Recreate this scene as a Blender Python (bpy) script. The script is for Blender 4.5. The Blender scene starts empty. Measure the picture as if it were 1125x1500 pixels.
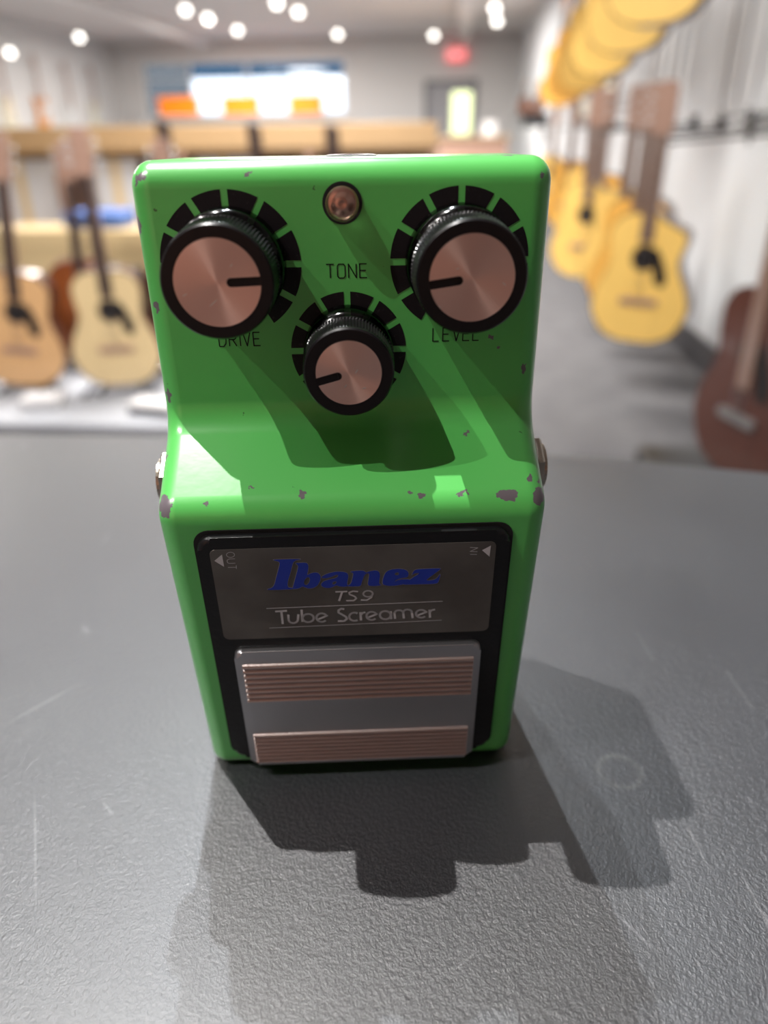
import bpy, bmesh, math, random
from mathutils import Vector, Matrix
from mathutils.geometry import tessellate_polygon
random.seed(7)
PI = math.pi
scene = bpy.context.scene
COL = scene.collection

# ------------------------------------------------------------------ camera
TABLE_Z = 0.95
cam_d = bpy.data.cameras.new('camera')
cam = bpy.data.objects.new('camera', cam_d)
COL.objects.link(cam)
scene.camera = cam
cam_d.sensor_fit = 'VERTICAL'
cam_d.sensor_height = 36.0
cam_d.lens = 1081.75 / 1500 * 36.0
cam_d.clip_start = 0.005
cam_d.clip_end = 200
CAM = Vector((0.001357, -0.159831, TABLE_Z + 0.127824))
YAW, PITCH, ROLL = 0.035, 0.477, -0.013
fw = Vector((math.sin(YAW)*math.cos(PITCH), math.cos(YAW)*math.cos(PITCH), -math.sin(PITCH)))
rt = Vector((math.cos(YAW), -math.sin(YAW), 0))
up = rt.cross(fw)
r2 = rt*math.cos(ROLL) + up*math.sin(ROLL)
u2 = -rt*math.sin(ROLL) + up*math.cos(ROLL)
m = Matrix((r2, u2, -fw)).transposed().to_4x4()
m.translation = CAM
cam.matrix_world = m
cam_d.dof.use_dof = True
cam_d.dof.focus_distance = 0.132
cam_d.dof.aperture_fstop = cam_d.lens / 3.1
cam_d.dof.aperture_blades = 6
cam_d.dof.aperture_rotation = 0.4

# ------------------------------------------------------------------ world and light
scene.view_settings.view_transform = 'Standard'
scene.view_settings.look = 'None'
scene.view_settings.exposure = 0.0
scene.view_settings.gamma = 1.0
scene.view_settings.use_curve_mapping = False
w = bpy.data.worlds.new('daylight')
scene.world = w
w.use_nodes = True
bg = w.node_tree.nodes['Background']
bg.inputs['Color'].default_value = (0.86, 0.93, 1.0, 1)
bg.inputs['Strength'].default_value = 2.6

# room frame: a runs across the shop to the right, b runs down its length
RA = math.atan2(0.129, 0.9917)
EX = Vector((math.cos(RA), -math.sin(RA), 0)); EY = Vector((math.sin(RA), math.cos(RA), 0))
def R(a, b, z=0.0): return EX*a + EY*b + Vector((0, 0, z))
ROOMROT = -RA

def lamp(name, kind, loc, energy, color, aim=None, size=0.02, spot=None):
    d = bpy.data.lights.new(name, kind); o = bpy.data.objects.new(name, d)
    COL.objects.link(o); o.location = loc; d.energy = energy; d.color = color
    if kind == 'AREA': d.size = size; d.spread = math.radians(115 if Vector(loc).y < 5.5 else 180)
    else: d.shadow_soft_size = size
    if kind == 'SPOT': d.spot_size = spot or 1.0; d.spot_blend = 0.4
    if aim is not None: o.rotation_euler = (Vector(aim)-Vector(loc)).to_track_quat('-Z', 'Y').to_euler()
    return o
PED = Vector((0, -0.02, TABLE_Z + 0.07))
def track(travel, energy, color=(1, .96, .92), h=1.72, size=0.006):
    t = Vector(travel); p = PED - t*(h/abs(t.z))
    lamp('track_light', 'SPOT', p, energy, color, aim=PED, size=size, spot=0.7)
track((0.56, 0.25, -1), 92)          # two spots in front on the left: the knob shadows on the panel
track((0.84, 0.27, -1), 62)
track((0.262, -0.215, -1), 205, (1, .97, .94))       # spot behind on the left: the table shadow with the knobs in it
track((0.12, -0.50, -1), 40, (.86, .93, 1))
track((0.08, -0.78, -1), 78, (.86, .93, 1))
for a, b, e in [(-1.0, 4.4, 150), (-4.5, 5.0, 140), (-1.2, 7.5, 250), (-5.0, 10, 360), (-1.0, 12.5, 380), (-4.0, 15.0, 260)]:
    lamp('ceiling_fill_light', 'AREA', R(a, b, 2.75), e, (1, .95, .9), aim=R(a, b, 0), size=1.6)  # added fill without visible fixtures, brightens the shop

lamp('ceiling_fill_light', 'AREA', R(-1.2, -1.95, 2.75), 42, (1, .95, .9), aim=R(-1.2, -2.1, 0), size=1.0).data.spread = math.radians(80)  # added unseen fill, brightens the wall behind the camera

lamp('guitar_fill_light', 'AREA', R(-.6, 1.3, 2.75), 46, (1, .97, .94), aim=R(.7, 3.6, .5), size=.8).data.spread = math.radians(110)  # added unseen fill for the guitars on the right wall

lamp('guitar_fill_light', 'AREA', R(-1.7, 1.0, 2.75), 34, (1, .97, .94), aim=R(-1.8, 3.3, .4), size=.8).data.spread = math.radians(95)  # added unseen fill for the standing guitars at left

# ------------------------------------------------------------------ helpers
def mat(name, color=(.5, .5, .5), rough=.5, metal=0.0, coat=0.0, emit=None, es=1.0, spec=.5, trans=0.0, aniso=0.0, ior=1.45):
    m = bpy.data.materials.new(name); m.use_nodes = True
    p = m.node_tree.nodes['Principled BSDF']
    p.inputs['Base Color'].default_value = (*color, 1)
    p.inputs['Roughness'].default_value = rough
    p.inputs['Metallic'].default_value = metal
    p.inputs['Coat Weight'].default_value = coat
    p.inputs['Specular IOR Level'].default_value = spec
    p.inputs['Transmission Weight'].default_value = trans
    p.inputs['Anisotropic'].default_value = aniso
    p.inputs['IOR'].default_value = ior
    if emit:
        p.inputs['Emission Color'].default_value = (*emit, 1)
        p.inputs['Emission Strength'].default_value = es
    return m
def N(m, t, **kw):
    n = m.node_tree.nodes.new(t)
    for k, v in kw.items(): setattr(n, k, v)
    return n
def L(m, a, b): m.node_tree.links.new(a, b)
def P(m): return m.node_tree.nodes['Principled BSDF']
def noise_bump(m, scale, strength, dist, detail=3, coord='Object', stretch=None):
    tc = N(m, 'ShaderNodeTexCoord'); nz = N(m, 'ShaderNodeTexNoise'); bp = N(m, 'ShaderNodeBump')
    nz.inputs['Scale'].default_value = scale; nz.inputs['Detail'].default_value = detail
    src = tc.outputs[coord]
    if stretch:
        mp = N(m, 'ShaderNodeMapping'); mp.inputs['Scale'].default_value = stretch
        L(m, src, mp.inputs['Vector']); src = mp.outputs['Vector']
    L(m, src, nz.inputs['Vector']); L(m, nz.outputs['Fac'], bp.inputs['Height'])
    bp.inputs['Strength'].default_value = strength; bp.inputs['Distance'].default_value = dist
    L(m, bp.outputs['Normal'], P(m).inputs['Normal'])
    return nz
def mix_noise(m, c1, c2, scale, lo=.4, hi=.6, detail=4, stretch=None, coord='Object'):
    tc = N(m, 'ShaderNodeTexCoord'); nz = N(m, 'ShaderNodeTexNoise'); cr = N(m, 'ShaderNodeValToRGB')
    nz.inputs['Scale'].default_value = scale; nz.inputs['Detail'].default_value = detail
    src = tc.outputs[coord]
    if stretch:
        mp = N(m, 'ShaderNodeMapping'); mp.inputs['Scale'].default_value = stretch
        L(m, src, mp.inputs['Vector']); src = mp.outputs['Vector']
    L(m, src, nz.inputs['Vector']); L(m, nz.outputs['Fac'], cr.inputs['Fac'])
    cr.color_ramp.elements[0].position = lo; cr.color_ramp.elements[1].position = hi
    cr.color_ramp.elements[0].color = (*c1, 1); cr.color_ramp.elements[1].color = (*c2, 1)
    L(m, cr.outputs['Color'], P(m).inputs['Base Color'])
    return m

def link(name, me, m, parent=None, loc=None, smooth=False, wn=False):
    o = bpy.data.objects.new(name, me); COL.objects.link(o)
    if m is not None:
        for mm in (m if isinstance(m, (list, tuple)) else [m]): me.materials.append(mm)
    if parent is not None: o.parent = parent
    if loc is not None: o.location = loc
    if smooth:
        me.polygons.foreach_set('use_smooth', [True]*len(me.polygons))
    if wn:
        md = o.modifiers.new('wn', 'WEIGHTED_NORMAL'); md.keep_sharp = True; md.weight = 80
    return o
def mesh(name, v, f, m, parent=None, **kw):
    me = bpy.data.meshes.new(name); me.from_pydata([tuple(x) for x in v], [], f); me.update()
    return link(name, me, m, parent, **kw)
def bmobj(name, bm, m, parent=None, **kw):
    bmesh.ops.recalc_face_normals(bm, faces=bm.faces[:])
    me = bpy.data.meshes.new(name); bm.to_mesh(me); bm.free()
    return link(name, me, m, parent, **kw)
def tag(o, label, cat, group=None, kind=None):
    o['label'] = label; o['category'] = cat
    if group: o['group'] = group
    if kind: o['kind'] = kind
    return o
def empty(name, loc, rz=0.0, label=None, cat=None, group=None, kind=None):
    o = bpy.data.objects.new(name, None); COL.objects.link(o); o.location = loc
    o.rotation_euler = (0, 0, rz); o.empty_display_size = .05
    if label: tag(o, label, cat, group, kind)
    return o
def copy_tree(o, parent=None):
    c = o.copy(); COL.objects.link(c)
    if parent is not None: c.parent = parent
    for ch in list(o.children): copy_tree(ch, c)
    return c
def bx(bm, x0, x1, y0, y1, z0, z1, bev=0.0, seg=2, M=None):
    g = bmesh.ops.create_cube(bm, size=1.0)
    vs = g['verts']
    bmesh.ops.scale(bm, vec=(x1-x0, y1-y0, z1-z0), verts=vs)
    bmesh.ops.translate(bm, vec=((x0+x1)/2, (y0+y1)/2, (z0+z1)/2), verts=vs)
    if bev > 0:
        es = list({e for v in vs for e in v.link_edges})
        r = bmesh.ops.bevel(bm, geom=es, offset=bev, segments=seg, profile=.5, affect='EDGES')
        vs = list({v for v in vs if v.is_valid} | {v for f in r['faces'] for v in f.verts})
    if M is not None: bmesh.ops.transform(bm, matrix=M, verts=vs)
    return vs
def box(name, x0, x1, y0, y1, z0, z1, m, parent=None, bev=0.0, seg=2, **kw):
    bm = bmesh.new(); bx(bm, x0, x1, y0, y1, z0, z1, bev, seg)
    return bmobj(name, bm, m, parent, **kw)
def tube(bm, pts, r, n=10, cap=True):
    rings = []
    for i, p in enumerate(pts):
        p = Vector(p)
        a = Vector(pts[max(i-1, 0)]); b = Vector(pts[min(i+1, len(pts)-1)])
        d = (b-a).normalized(); s = d.orthogonal().normalized() if i == 0 else (side - d*side.dot(d)).normalized()
        side = s; t = d.cross(s); rr = r[i] if isinstance(r, (list, tuple)) else r
        rings.append([bm.verts.new(p + s*math.cos(2*PI*k/n)*rr + t*math.sin(2*PI*k/n)*rr) for k in range(n)])
    for A, B in zip(rings, rings[1:]):
        for k in range(n): bm.faces.new((A[k], A[(k+1) % n], B[(k+1) % n], B[k]))
    if cap:
        bm.faces.new(rings[0][::-1]); bm.faces.new(rings[-1])
def lathe(bm, prof, n=48, rfun=None):
    """prof: (r, h) around +Z"""
    rings = []
    for j, (r, h) in enumerate(prof):
        if r < 1e-7: rings.append([bm.verts.new((0, 0, h))]); continue
        rings.append([bm.verts.new(((r+(rfun(j, k) if rfun else 0))*math.cos(2*PI*k/n), (r+(rfun(j, k) if rfun else 0))*math.sin(2*PI*k/n), h)) for k in range(n)])
    for A, B in zip(rings, rings[1:]):
        if len(A) == 1 and len(B) == 1: continue
        for k in range(n):
            k2 = (k+1) % n
            if len(A) == 1: bm.faces.new((A[0], B[k], B[k2]))
            elif len(B) == 1: bm.faces.new((A[k], A[k2], B[0]))
            else: bm.faces.new((A[k], A[k2], B[k2], B[k]))
def rrect(x0, x1, y0, y1, r, n=6):
    out = []
    for cx, cy, a0 in ((x1-r, y1-r, 0), (x0+r, y1-r, 90), (x0+r, y0+r, 180), (x1-r, y0+r, 270)):
        for i in range(n+1):
            a = math.radians(a0+90*i/n); out.append((cx+r*math.cos(a), cy+r*math.sin(a)))
    return out
def prism(bm, pts, z0, z1, bev=0.0, seg=2):
    lo = [bm.verts.new((x, y, z0)) for x, y in pts]; hi = [bm.verts.new((x, y, z1)) for x, y in pts]
    n = len(pts); bm.faces.new(lo[::-1]); top = bm.faces.new(hi)
    for k in range(n): bm.faces.new((lo[k], lo[(k+1) % n], hi[(k+1) % n], hi[k]))
    if bev > 0:
        bmesh.ops.bevel(bm, geom=list(top.edges), offset=bev, segments=seg, profile=.5, affect='EDGES')
def fillet(poly, radii, n=8):
    out = []
    for i, p in enumerate(poly):
        r = radii[i]; p = Vector(p); a = Vector(poly[i-1]); b = Vector(poly[(i+1) % len(poly)])
        if r <= 0: out.append(tuple(p)); continue
        d1 = (a-p).normalized(); d2 = (b-p).normalized(); ang = d1.angle(d2)
        t = r/math.tan(ang/2); c = p + (d1+d2).normalized()*(r/math.sin(ang/2))
        s = p+d1*t; e = p+d2*t
        a0 = math.atan2(s.y-c.y, s.x-c.x); a1 = math.atan2(e.y-c.y, e.x-c.x)
        da = (a1-a0+PI) % (2*PI)-PI
        for k in range(n+1):
            q = a0+da*k/n; out.append((c.x+r*math.cos(q), c.y+r*math.sin(q)))
    return out

# ------------------------------------------------------------------ the room
A0, A1, B0, B1, CH = -7.6, 1.27, -2.6, 18.2, 2.85
def holes_wall(name, s0, s1, z1, holes, thick, m, origin, rz):
    """wall in its own frame: x along, y = thickness (0..thick), z up; holes (x0,x1,z0,z1)"""
    xs = sorted({s0, s1, *[h[0] for h in holes], *[h[1] for h in holes]})
    zs = sorted({0, z1, *[h[2] for h in holes], *[h[3] for h in holes]})
    bm = bmesh.new()
    for xa, xb in zip(xs, xs[1:]):
        for za, zb in zip(zs, zs[1:]):
            cx, cz = (xa+xb)/2, (za+zb)/2
            if any(h[0] < cx < h[1] and h[2] < cz < h[3] for h in holes): continue
            bx(bm, xa, xb, 0, thick, za, zb)
    o = bmobj(name, bm, m); o.location = origin; o.rotation_euler = (0, 0, rz); o['kind'] = 'structure'
    return o
def struct(o): o['kind'] = 'structure'; return o
def room_box(name, a0, a1, b0, b1, z0, z1, m, parent=None, bev=0.0, **kw):
    o = box(name, a0, a1, b0, b1, z0, z1, m, parent, bev=bev, **kw)
    if parent is None: o.rotation_euler = (0, 0, ROOMROT)
    return o

m_wall = mat('painted_wall', (.62, .61, .60), .8); noise_bump(m_wall, 30, .1, .002)
m_wallr = mat('white_panel_wall', (.56, .58, .60), .5)
m_back = mat('warm_reflection_wall', (.50, .28, .21), .7)  # unseen wall, coloured to give the metal parts warm reflections
m_ceil = mat('ceiling_paint', (.72, .69, .68), .9)
m_floor = mat('grey_carpet', (.13, .13, .14), .9); mix_noise(m_floor, (.095, .095, .102), (.115, .115, .122), 6)
m_trimw = mat('white_trim', (.75, .75, .74), .4)
m_dark = mat('dark_grey_metal', (.05, .05, .055), .45)
m_black = mat('black_plastic', (.012, .012, .013), .35)

struct(room_box('floor', A0-.2, A1+.2, B0-.2, B1+.2, -.1, 0, m_floor))
bm = bmesh.new(); bx(bm, A0-.2, A1+.2, B0-.2, B1+.2, CH, CH+.1)
k = A0
while k < A1:                                        # ceiling grid runners
    bx(bm, k-.012, k+.012, B0, B1, CH-.008, CH+.02); k += 1.2
k = B0
while k < B1:
    bx(bm, A0, A1, k-.012, k+.012, CH-.009, CH+.02); k += 1.2
o = bmobj('ceiling', bm, m_ceil); o.rotation_euler = (0, 0, ROOMROT); struct(o)
for nm, a, b0, b1 in (('trim_1', .1, 6.0, 18.1), ('trim_2', -5.4, 5.0, 18.1)):      # dropped beams
    struct(room_box(nm, a-.12, a+.12, b0, b1, CH-.16, CH, m_ceil))
WIN = (-6.95, -2.42, 1.40, 2.46); DOOR = (-.72, .42, 0, 2.02)
holes_wall('wall_far', A0, A1, CH, [WIN, DOOR], .15, m_wall, R(0, B1), ROOMROT)
holes_wall('wall_back', A0, A1, CH, [], -.15, m_back, R(0, B0), ROOMROT)
struct(room_box('wall_left', A0-.15, A0, B0, B1, 0, CH, m_wall))
bm = bmesh.new(); bx(bm, A1, A1+.15, B0, B1, 0, CH)
k = 0.9
while k < 9:                                         # vertical battens of the upper panelling
    bx(bm, A1-.012, A1, k, k+.05, 1.16, CH, .003); k += .22
o = bmobj('wall_right', bm, m_wallr); o.rotation_euler = (0, 0, ROOMROT); struct(o)
struct(room_box('baseboard_right', A1-.02, A1, B0, B1, 0, .14, m_dark, bev=.004))
struct(room_box('baseboard_far', A0, DOOR[0], B1-.02, B1, 0, .12, m_dark, bev=.004))

# window band in the far wall
def pane_mat(name, tint, gl=.06):
    m = bpy.data.materials.new(name); m.use_nodes = True; nt = m.node_tree
    nt.nodes.remove(nt.nodes['Principled BSDF'])
    t = nt.nodes.new('ShaderNodeBsdfTransparent'); g = nt.nodes.new('ShaderNodeBsdfGlossy'); x = nt.nodes.new('ShaderNodeMixShader')
    t.inputs['Color'].default_value = (*tint, 1); g.inputs['Roughness'].default_value = .02; x.inputs['Fac'].default_value = gl
    nt.links.new(t.outputs[0], x.inputs[1]); nt.links.new(g.outputs[0], x.inputs[2])
    nt.links.new(x.outputs[0], nt.nodes['Material Output'].inputs['Surface'])
    return m
m_pane = pane_mat('clear_pane', (.95, .97, 1)); m_blue = pane_mat('blue_tinted_pane', (.13, .25, .34)); m_ypane = pane_mat('yellow_green_pane', (1, 1, .72))
m_blue2 = pane_mat('shaded_pane', (.30, .32, .34))
bm = bmesh.new()
wa0, wa1, wz0, wz1 = WIN
for a in (wa0, wa0+1.05, -4.62, wa1-.05): bx(bm, a, a+.05, B1+.02, B1+.10, wz0, wz1)
bx(bm, wa0, wa1, B1+.02, B1+.10, wz0, wz0+.05); bx(bm, wa0, wa1, B1+.02, B1+.10, wz1-.05, wz1); bx(bm, wa0, wa1, B1+.03, B1+.09, 2.13, 2.16)
o = bmobj('window_1', bm, m_trimw); o.rotation_euler = (0, 0, ROOMROT); struct(o)
wr = o
for a0, a1, z0, z1, mm in ((wa0+1.1, wa1-.05, wz0+.05, 2.13, m_pane), (wa0+1.1, wa1-.05, 2.16, wz1-.05, m_blue), (wa0+.05, wa0+1.05, wz0+.05, 2.13, m_blue2), (wa0+.05, wa0+1.05, 2.16, wz1-.05, m_blue2)):
    box('window_pane', a0, a1, B1+.055, B1+.061, z0, z1, mm, wr)
# door with a glass panel
bm = bmesh.new()
d0, d1, dz = DOOR[0], DOOR[1], DOOR[3]
bx(bm, d0, d0+.08, B1-.02, B1+.12, 0, dz); bx(bm, d1-.08, d1, B1-.02, B1+.12, 0, dz); bx(bm, d0, d1, B1-.02, B1+.12, dz-.08, dz)
m_dframe = mat('dark_door_frame', (.16, .16, .17), .5)
o = bmobj('door_1', bm, m_dframe); o.rotation_euler = (0, 0, ROOMROT); struct(o); dr = o
m_dleaf = mat('grey_door', (.34, .34, .36), .5)
bm = bmesh.new()
for q in ((d0+.08, -.12, 0, dz-.08), (.30, d1-.08, 0, dz-.08), (-.12, .30, 0, .98), (-.12, .30, 1.80, dz-.08)): bx(bm, q[0], q[1], B1+.03, B1+.08, q[2], q[3])
box_o = bmobj('door_leaf', bm, m_dleaf, dr)
box('glass_panel', -.12, .30, B1+.05, B1+.056, .98, 1.80, m_ypane, dr)
bm = bmesh.new(); tube(bm, [(-.52, B1+.0, 1.0), (-.52, B1-.03, 1.0), (-.40, B1-.03, 1.0)], .012); bmobj('door_handle', bm, m_dark, dr)

# ------------------------------------------------------------------ the round table
m_table = mat('dark_grey_laminate', (.045, .045, .048), .42, spec=.7, coat=.6, ior=1.55); P(m_table).inputs['Coat Roughness'].default_value = .36
def table_mat(m):
    tc = N(m, 'ShaderNodeTexCoord')
    n1 = N(m, 'ShaderNodeTexNoise'); n1.inputs['Scale'].default_value = 1250; n1.inputs['Detail'].default_value = 5; n1.inputs['Roughness'].default_value = .6
    v1 = N(m, 'ShaderNodeTexVoronoi'); v1.inputs['Scale'].default_value = 1900
    ad = N(m, 'ShaderNodeMath', operation='ADD')
    bp = N(m, 'ShaderNodeBump'); bp.inputs['Strength'].default_value = .8; bp.inputs['Distance'].default_value = .00035
    mp = N(m, 'ShaderNodeMapping'); mp.inputs['Scale'].default_value = (1, .9, 1); mp.inputs['Rotation'].default_value = (0, 0, .5)
    L(m, tc.outputs['Object'], mp.inputs['Vector'])
    L(m, mp.outputs['Vector'], n1.inputs['Vector']); L(m, mp.outputs['Vector'], v1.inputs['Vector'])
    sc = N(m, 'ShaderNodeMath', operation='MULTIPLY'); sc.inputs[1].default_value = .12
    L(m, v1.outputs['Distance'], sc.inputs[0]); L(m, n1.outputs['Fac'], ad.inputs[0]); L(m, sc.outputs[0], ad.inputs[1])
    L(m, ad.outputs[0], bp.inputs['Height']); L(m, bp.outputs['Normal'], P(m).inputs['Normal'])
    # faint smudges and a dusting in the colour and gloss
    n2 = N(m, 'ShaderNodeTexNoise'); n2.inputs['Scale'].default_value = 14; n2.inputs['Detail'].default_value = 6
    L(m, tc.outputs['Object'], n2.inputs['Vector'])
    cr = N(m, 'ShaderNodeValToRGB'); cr.color_ramp.elements[0].position = .35; cr.color_ramp.elements[1].position = .7
    cr.color_ramp.elements[0].color = (.015, .016, .020, 1); cr.color_ramp.elements[1].color = (.024, .026, .030, 1)
    L(m, n2.outputs['Fac'], cr.inputs['Fac']); 
    mr = N(m, 'ShaderNodeMapRange'); mr.inputs['To Min'].default_value = .30; mr.inputs['To Max'].default_value = .43
    L(m, n2.outputs['Fac'], mr.inputs['Value']); L(m, mr.outputs[0], P(m).inputs['Roughness'])
    # scratches: thin lines where a rotated, stretched noise crosses its middle value, thinned out by a second noise
    last = cr.outputs['Color']
    for rot, sc_, thr in ((.9, (260, 5, 1), .012), (-.45, (210, 4, 1), .010)):
        mp2 = N(m, 'ShaderNodeMapping'); mp2.inputs['Rotation'].default_value = (0, 0, rot); mp2.inputs['Scale'].default_value = sc_
        nn = N(m, 'ShaderNodeTexNoise'); nn.inputs['Scale'].default_value = 1.0; nn.inputs['Detail'].default_value = 0
        L(m, tc.outputs['Object'], mp2.inputs['Vector']); L(m, mp2.outputs['Vector'], nn.inputs['Vector'])
        g = N(m, 'ShaderNodeMath', operation='GREATER_THAN'); g.inputs[1].default_value = .78
        L(m, nn.outputs['Fac'], g.inputs[0])
        n3 = N(m, 'ShaderNodeTexNoise'); n3.inputs['Scale'].default_value = 30
        L(m, tc.outputs['Object'], n3.inputs['Vector'])
        g2 = N(m, 'ShaderNodeMath', operation='GREATER_THAN'); g2.inputs[1].default_value = .56
        L(m, n3.outputs['Fac'], g2.inputs[0])
        mu = N(m, 'ShaderNodeMath', operation='MULTIPLY'); L(m, g.outputs[0], mu.inputs[0]); L(m, g2.outputs[0], mu.inputs[1])
        m3 = N(m, 'ShaderNodeMath', operation='MULTIPLY'); m3.inputs[1].default_value = .28; L(m, mu.outputs[0], m3.inputs[0])
        mx = N(m, 'ShaderNodeMix', data_type='RGBA'); mx.inputs['B'].default_value = (.16, .16, .165, 1)
        L(m, m3.outputs[0], mx.inputs['Factor']); L(m, last, mx.inputs['A']); last = mx.outputs['Result']
    def mixin(fac_out, amount, colour, last):
        mu = N(m, 'ShaderNodeMath', operation='MULTIPLY'); mu.inputs[1].default_value = amount; L(m, fac_out, mu.inputs[0])
        mx = N(m, 'ShaderNodeMix', data_type='RGBA'); mx.inputs['B'].default_value = (*colour, 1)
        L(m, mu.outputs[0], mx.inputs['Factor']); L(m, last, mx.inputs['A']); return mx.outputs['Result']
    # single scratches and scuffs where the top carries them, and a dried ring left by a cup
    for (x, y, a, l_, w_) in [(0.1632, 0.97563, -1.206, 0.01625, 0.00035), (0.2469, 0.94724, 0.612, 0.00384, 0.00025), (0.27819, 0.95112, -0.964, 0.00757, 0.0003), (0.27872, 0.9503, -1.163, 0.00383, 0.0002), (0.14958, 1.01727, 0.808, 0.01069, 0.0006), (0.17565, 0.98341, -0.836, 0.00252, 0.0005), (0.31237, 0.97865, -1.264, 0.00145, 0.0003), (0.28083, 1.00182, -1.432, 0.00081, 0.0007), (0.15045, 1.04854, -0.964, 0.00314, 0.0012)]:
        mp3 = N(m, 'ShaderNodeMapping', vector_type='TEXTURE'); mp3.inputs['Location'].default_value = (x, y, TABLE_Z); mp3.inputs['Rotation'].default_value = (0, 0, a); mp3.inputs['Scale'].default_value = (l_, w_, 1)
        L(m, tc.outputs['Object'], mp3.inputs['Vector'])
        ln = N(m, 'ShaderNodeVectorMath', operation='LENGTH'); L(m, mp3.outputs[0], ln.inputs[0])
        mr2 = N(m, 'ShaderNodeMapRange'); mr2.inputs['From Min'].default_value = .3; mr2.inputs['From Max'].default_value = 1.1; mr2.inputs['To Min'].default_value = 1; mr2.inputs['To Max'].default_value = 0
        L(m, ln.outputs['Value'], mr2.inputs['Value']); last = mixin(mr2.outputs[0], .5, (.13, .13, .14), last)
    nd = N(m, 'ShaderNodeTexNoise'); nd.inputs['Scale'].default_value = 350; L(m, tc.outputs['Object'], nd.inputs['Vector'])
    s1 = N(m, 'ShaderNodeVectorMath', operation='SUBTRACT'); s1.inputs[1].default_value = (.2874, .9880, TABLE_Z); L(m, tc.outputs['Object'], s1.inputs[0])
    l1 = N(m, 'ShaderNodeVectorMath', operation='LENGTH'); L(m, s1.outputs[0], l1.inputs[0])
    r1 = N(m, 'ShaderNodeMath', operation='SUBTRACT'); r1.inputs[1].default_value = .0046; L(m, l1.outputs['Value'], r1.inputs[0])
    ab = N(m, 'ShaderNodeMath', operation='ABSOLUTE'); L(m, r1.outputs[0], ab.inputs[0])
    mr3 = N(m, 'ShaderNodeMapRange'); mr3.inputs['From Min'].default_value = .0; mr3.inputs['From Max'].default_value = .0011; mr3.inputs['To Min'].default_value = 1; mr3.inputs['To Max'].default_value = 0; L(m, ab.outputs[0], mr3.inputs['Value'])
    mm3 = N(m, 'ShaderNodeMath', operation='MULTIPLY'); L(m, mr3.outputs[0], mm3.inputs[0]); L(m, nd.outputs['Fac'], mm3.inputs[1])
    last = mixin(mm3.outputs[0], .8, (.12, .12, .115), last)
    L(m, last, P(m).inputs['Base Color'])
table_mat(m_table)
TC = (-.23, -1.03)
tb = empty('half_round_table', (TC[0], TC[1], 0), 0, 'round-fronted dark grey textured table the green pedal stands on', 'table')
TR = 1.21
CUTY = .60                                            # half-round top: unseen straight side added so the caps reflect the wall behind
arc_a = math.asin(CUTY/TR)
seg = [(TR*math.cos(arc_a+(PI-2*arc_a)*k/120), TR*math.sin(arc_a+(PI-2*arc_a)*k/120)) for k in range(121)]
seg = fillet([seg[0]]+seg[1:-1]+[seg[-1]], [.05]+[0]*119+[.05], 8) if False else seg
bm = bmesh.new(); prism(bm, seg, TABLE_Z-.032, TABLE_Z, .004, 3); bmobj('tabletop', bm, m_table, tb)
bm = bmesh.new(); lathe(bm, [(0, .03), (.06, .03), (.05, .2), (.05, TABLE_Z-.05), (.22, TABLE_Z-.032), (0, TABLE_Z-.032)], 32); bmobj('pedestal', bm, m_dark, tb).location = (0, .88, 0)
bm = bmesh.new(); lathe(bm, [(0, 0), (.36, 0), (.36, .012), (.08, .04), (0, .04)], 48); bmobj('base', bm, m_dark, tb).location = (0, .88, 0)

# ------------------------------------------------------------------ the pedal (its own millimetre frame, standing on its nose)
MM = .001
ped = empty('effects_pedal', (0, 0, TABLE_Z), 0, 'green guitar effects pedal with three black knobs standing upright on the dark table', 'guitar pedal')
def frame(o, v, n):
    M = Matrix(((1, 0, 0, o[0]), (0, v[0], n[0], o[1]), (0, v[1], n[1], o[2]), (0, 0, 0, 1)))
    return M
MF = frame((0, -36.1, 0), (-.1115, .9938), (-.9938, -.1115))        # nose face: u across, v up, n outward
MP = frame((0, -27.17, 79.65), (-.0214, .9998), (-.9998, -.0214))   # knob panel
SC = Matrix.Diagonal((MM, MM, MM, 1))
def place(bm, M): bmesh.ops.transform(bm, matrix=SC @ M, verts=bm.verts[:])
CHIPS = [(-33.79, -26.28, 84.38, 0.6, 1.3), (32.24, -27.21, 88.16, 0.45, 1.1), (-33.3, -41.97, 69.23, 1.3, 2.0), (27.51, -42.33, 69.77, 2.0, 0.85), (33.42, -41.95, 69.12, 1.5, 1.4), (19.47, -41.98, 70.12, 1.0, 0.35), (-9.07, -41.4, 70.61, 0.5, 0.7), (-25.86, -42.43, 69.63, 0.6, 0.45), (-18.08, -39.74, 71.71, 0.5, 0.25), (12.15, -42.01, 70.1, 0.55, 0.5), (10.22, -41.68, 70.4, 0.55, 0.45), (32.11, -39.69, 71.63, 0.7, 0.6), (-32.83, -27.24, 121.5, 1.0, 0.6), (-34.59, -25.88, 114.13, 0.6, 1.6), (-33.44, -26.91, 100.65, 0.4, 1.2), (-15.61, -27.37, 121.97, 0.6, 0.2), (27.5, -23.76, 123.93, 0.8, 0.5), (32.63, -27.52, 121.03, 0.4, 0.5), (25.49, -27.48, 94.47, 0.5, 0.3), (27.24, -27.44, 92.3, 0.4, 0.3), (-33.69, -26.98, 120.68, 0.5, 0.6), (-34.25, -32.26, 74.81, 0.4, 0.5), (33.76, -39.3, 70.85, 0.4, 0.3), (21.55, -31.3, 77.21, 0.8, 0.25)]
m_green = mat('green_enamel', (.095, .49, .10), .30, coat=.8, spec=.7)
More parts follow.
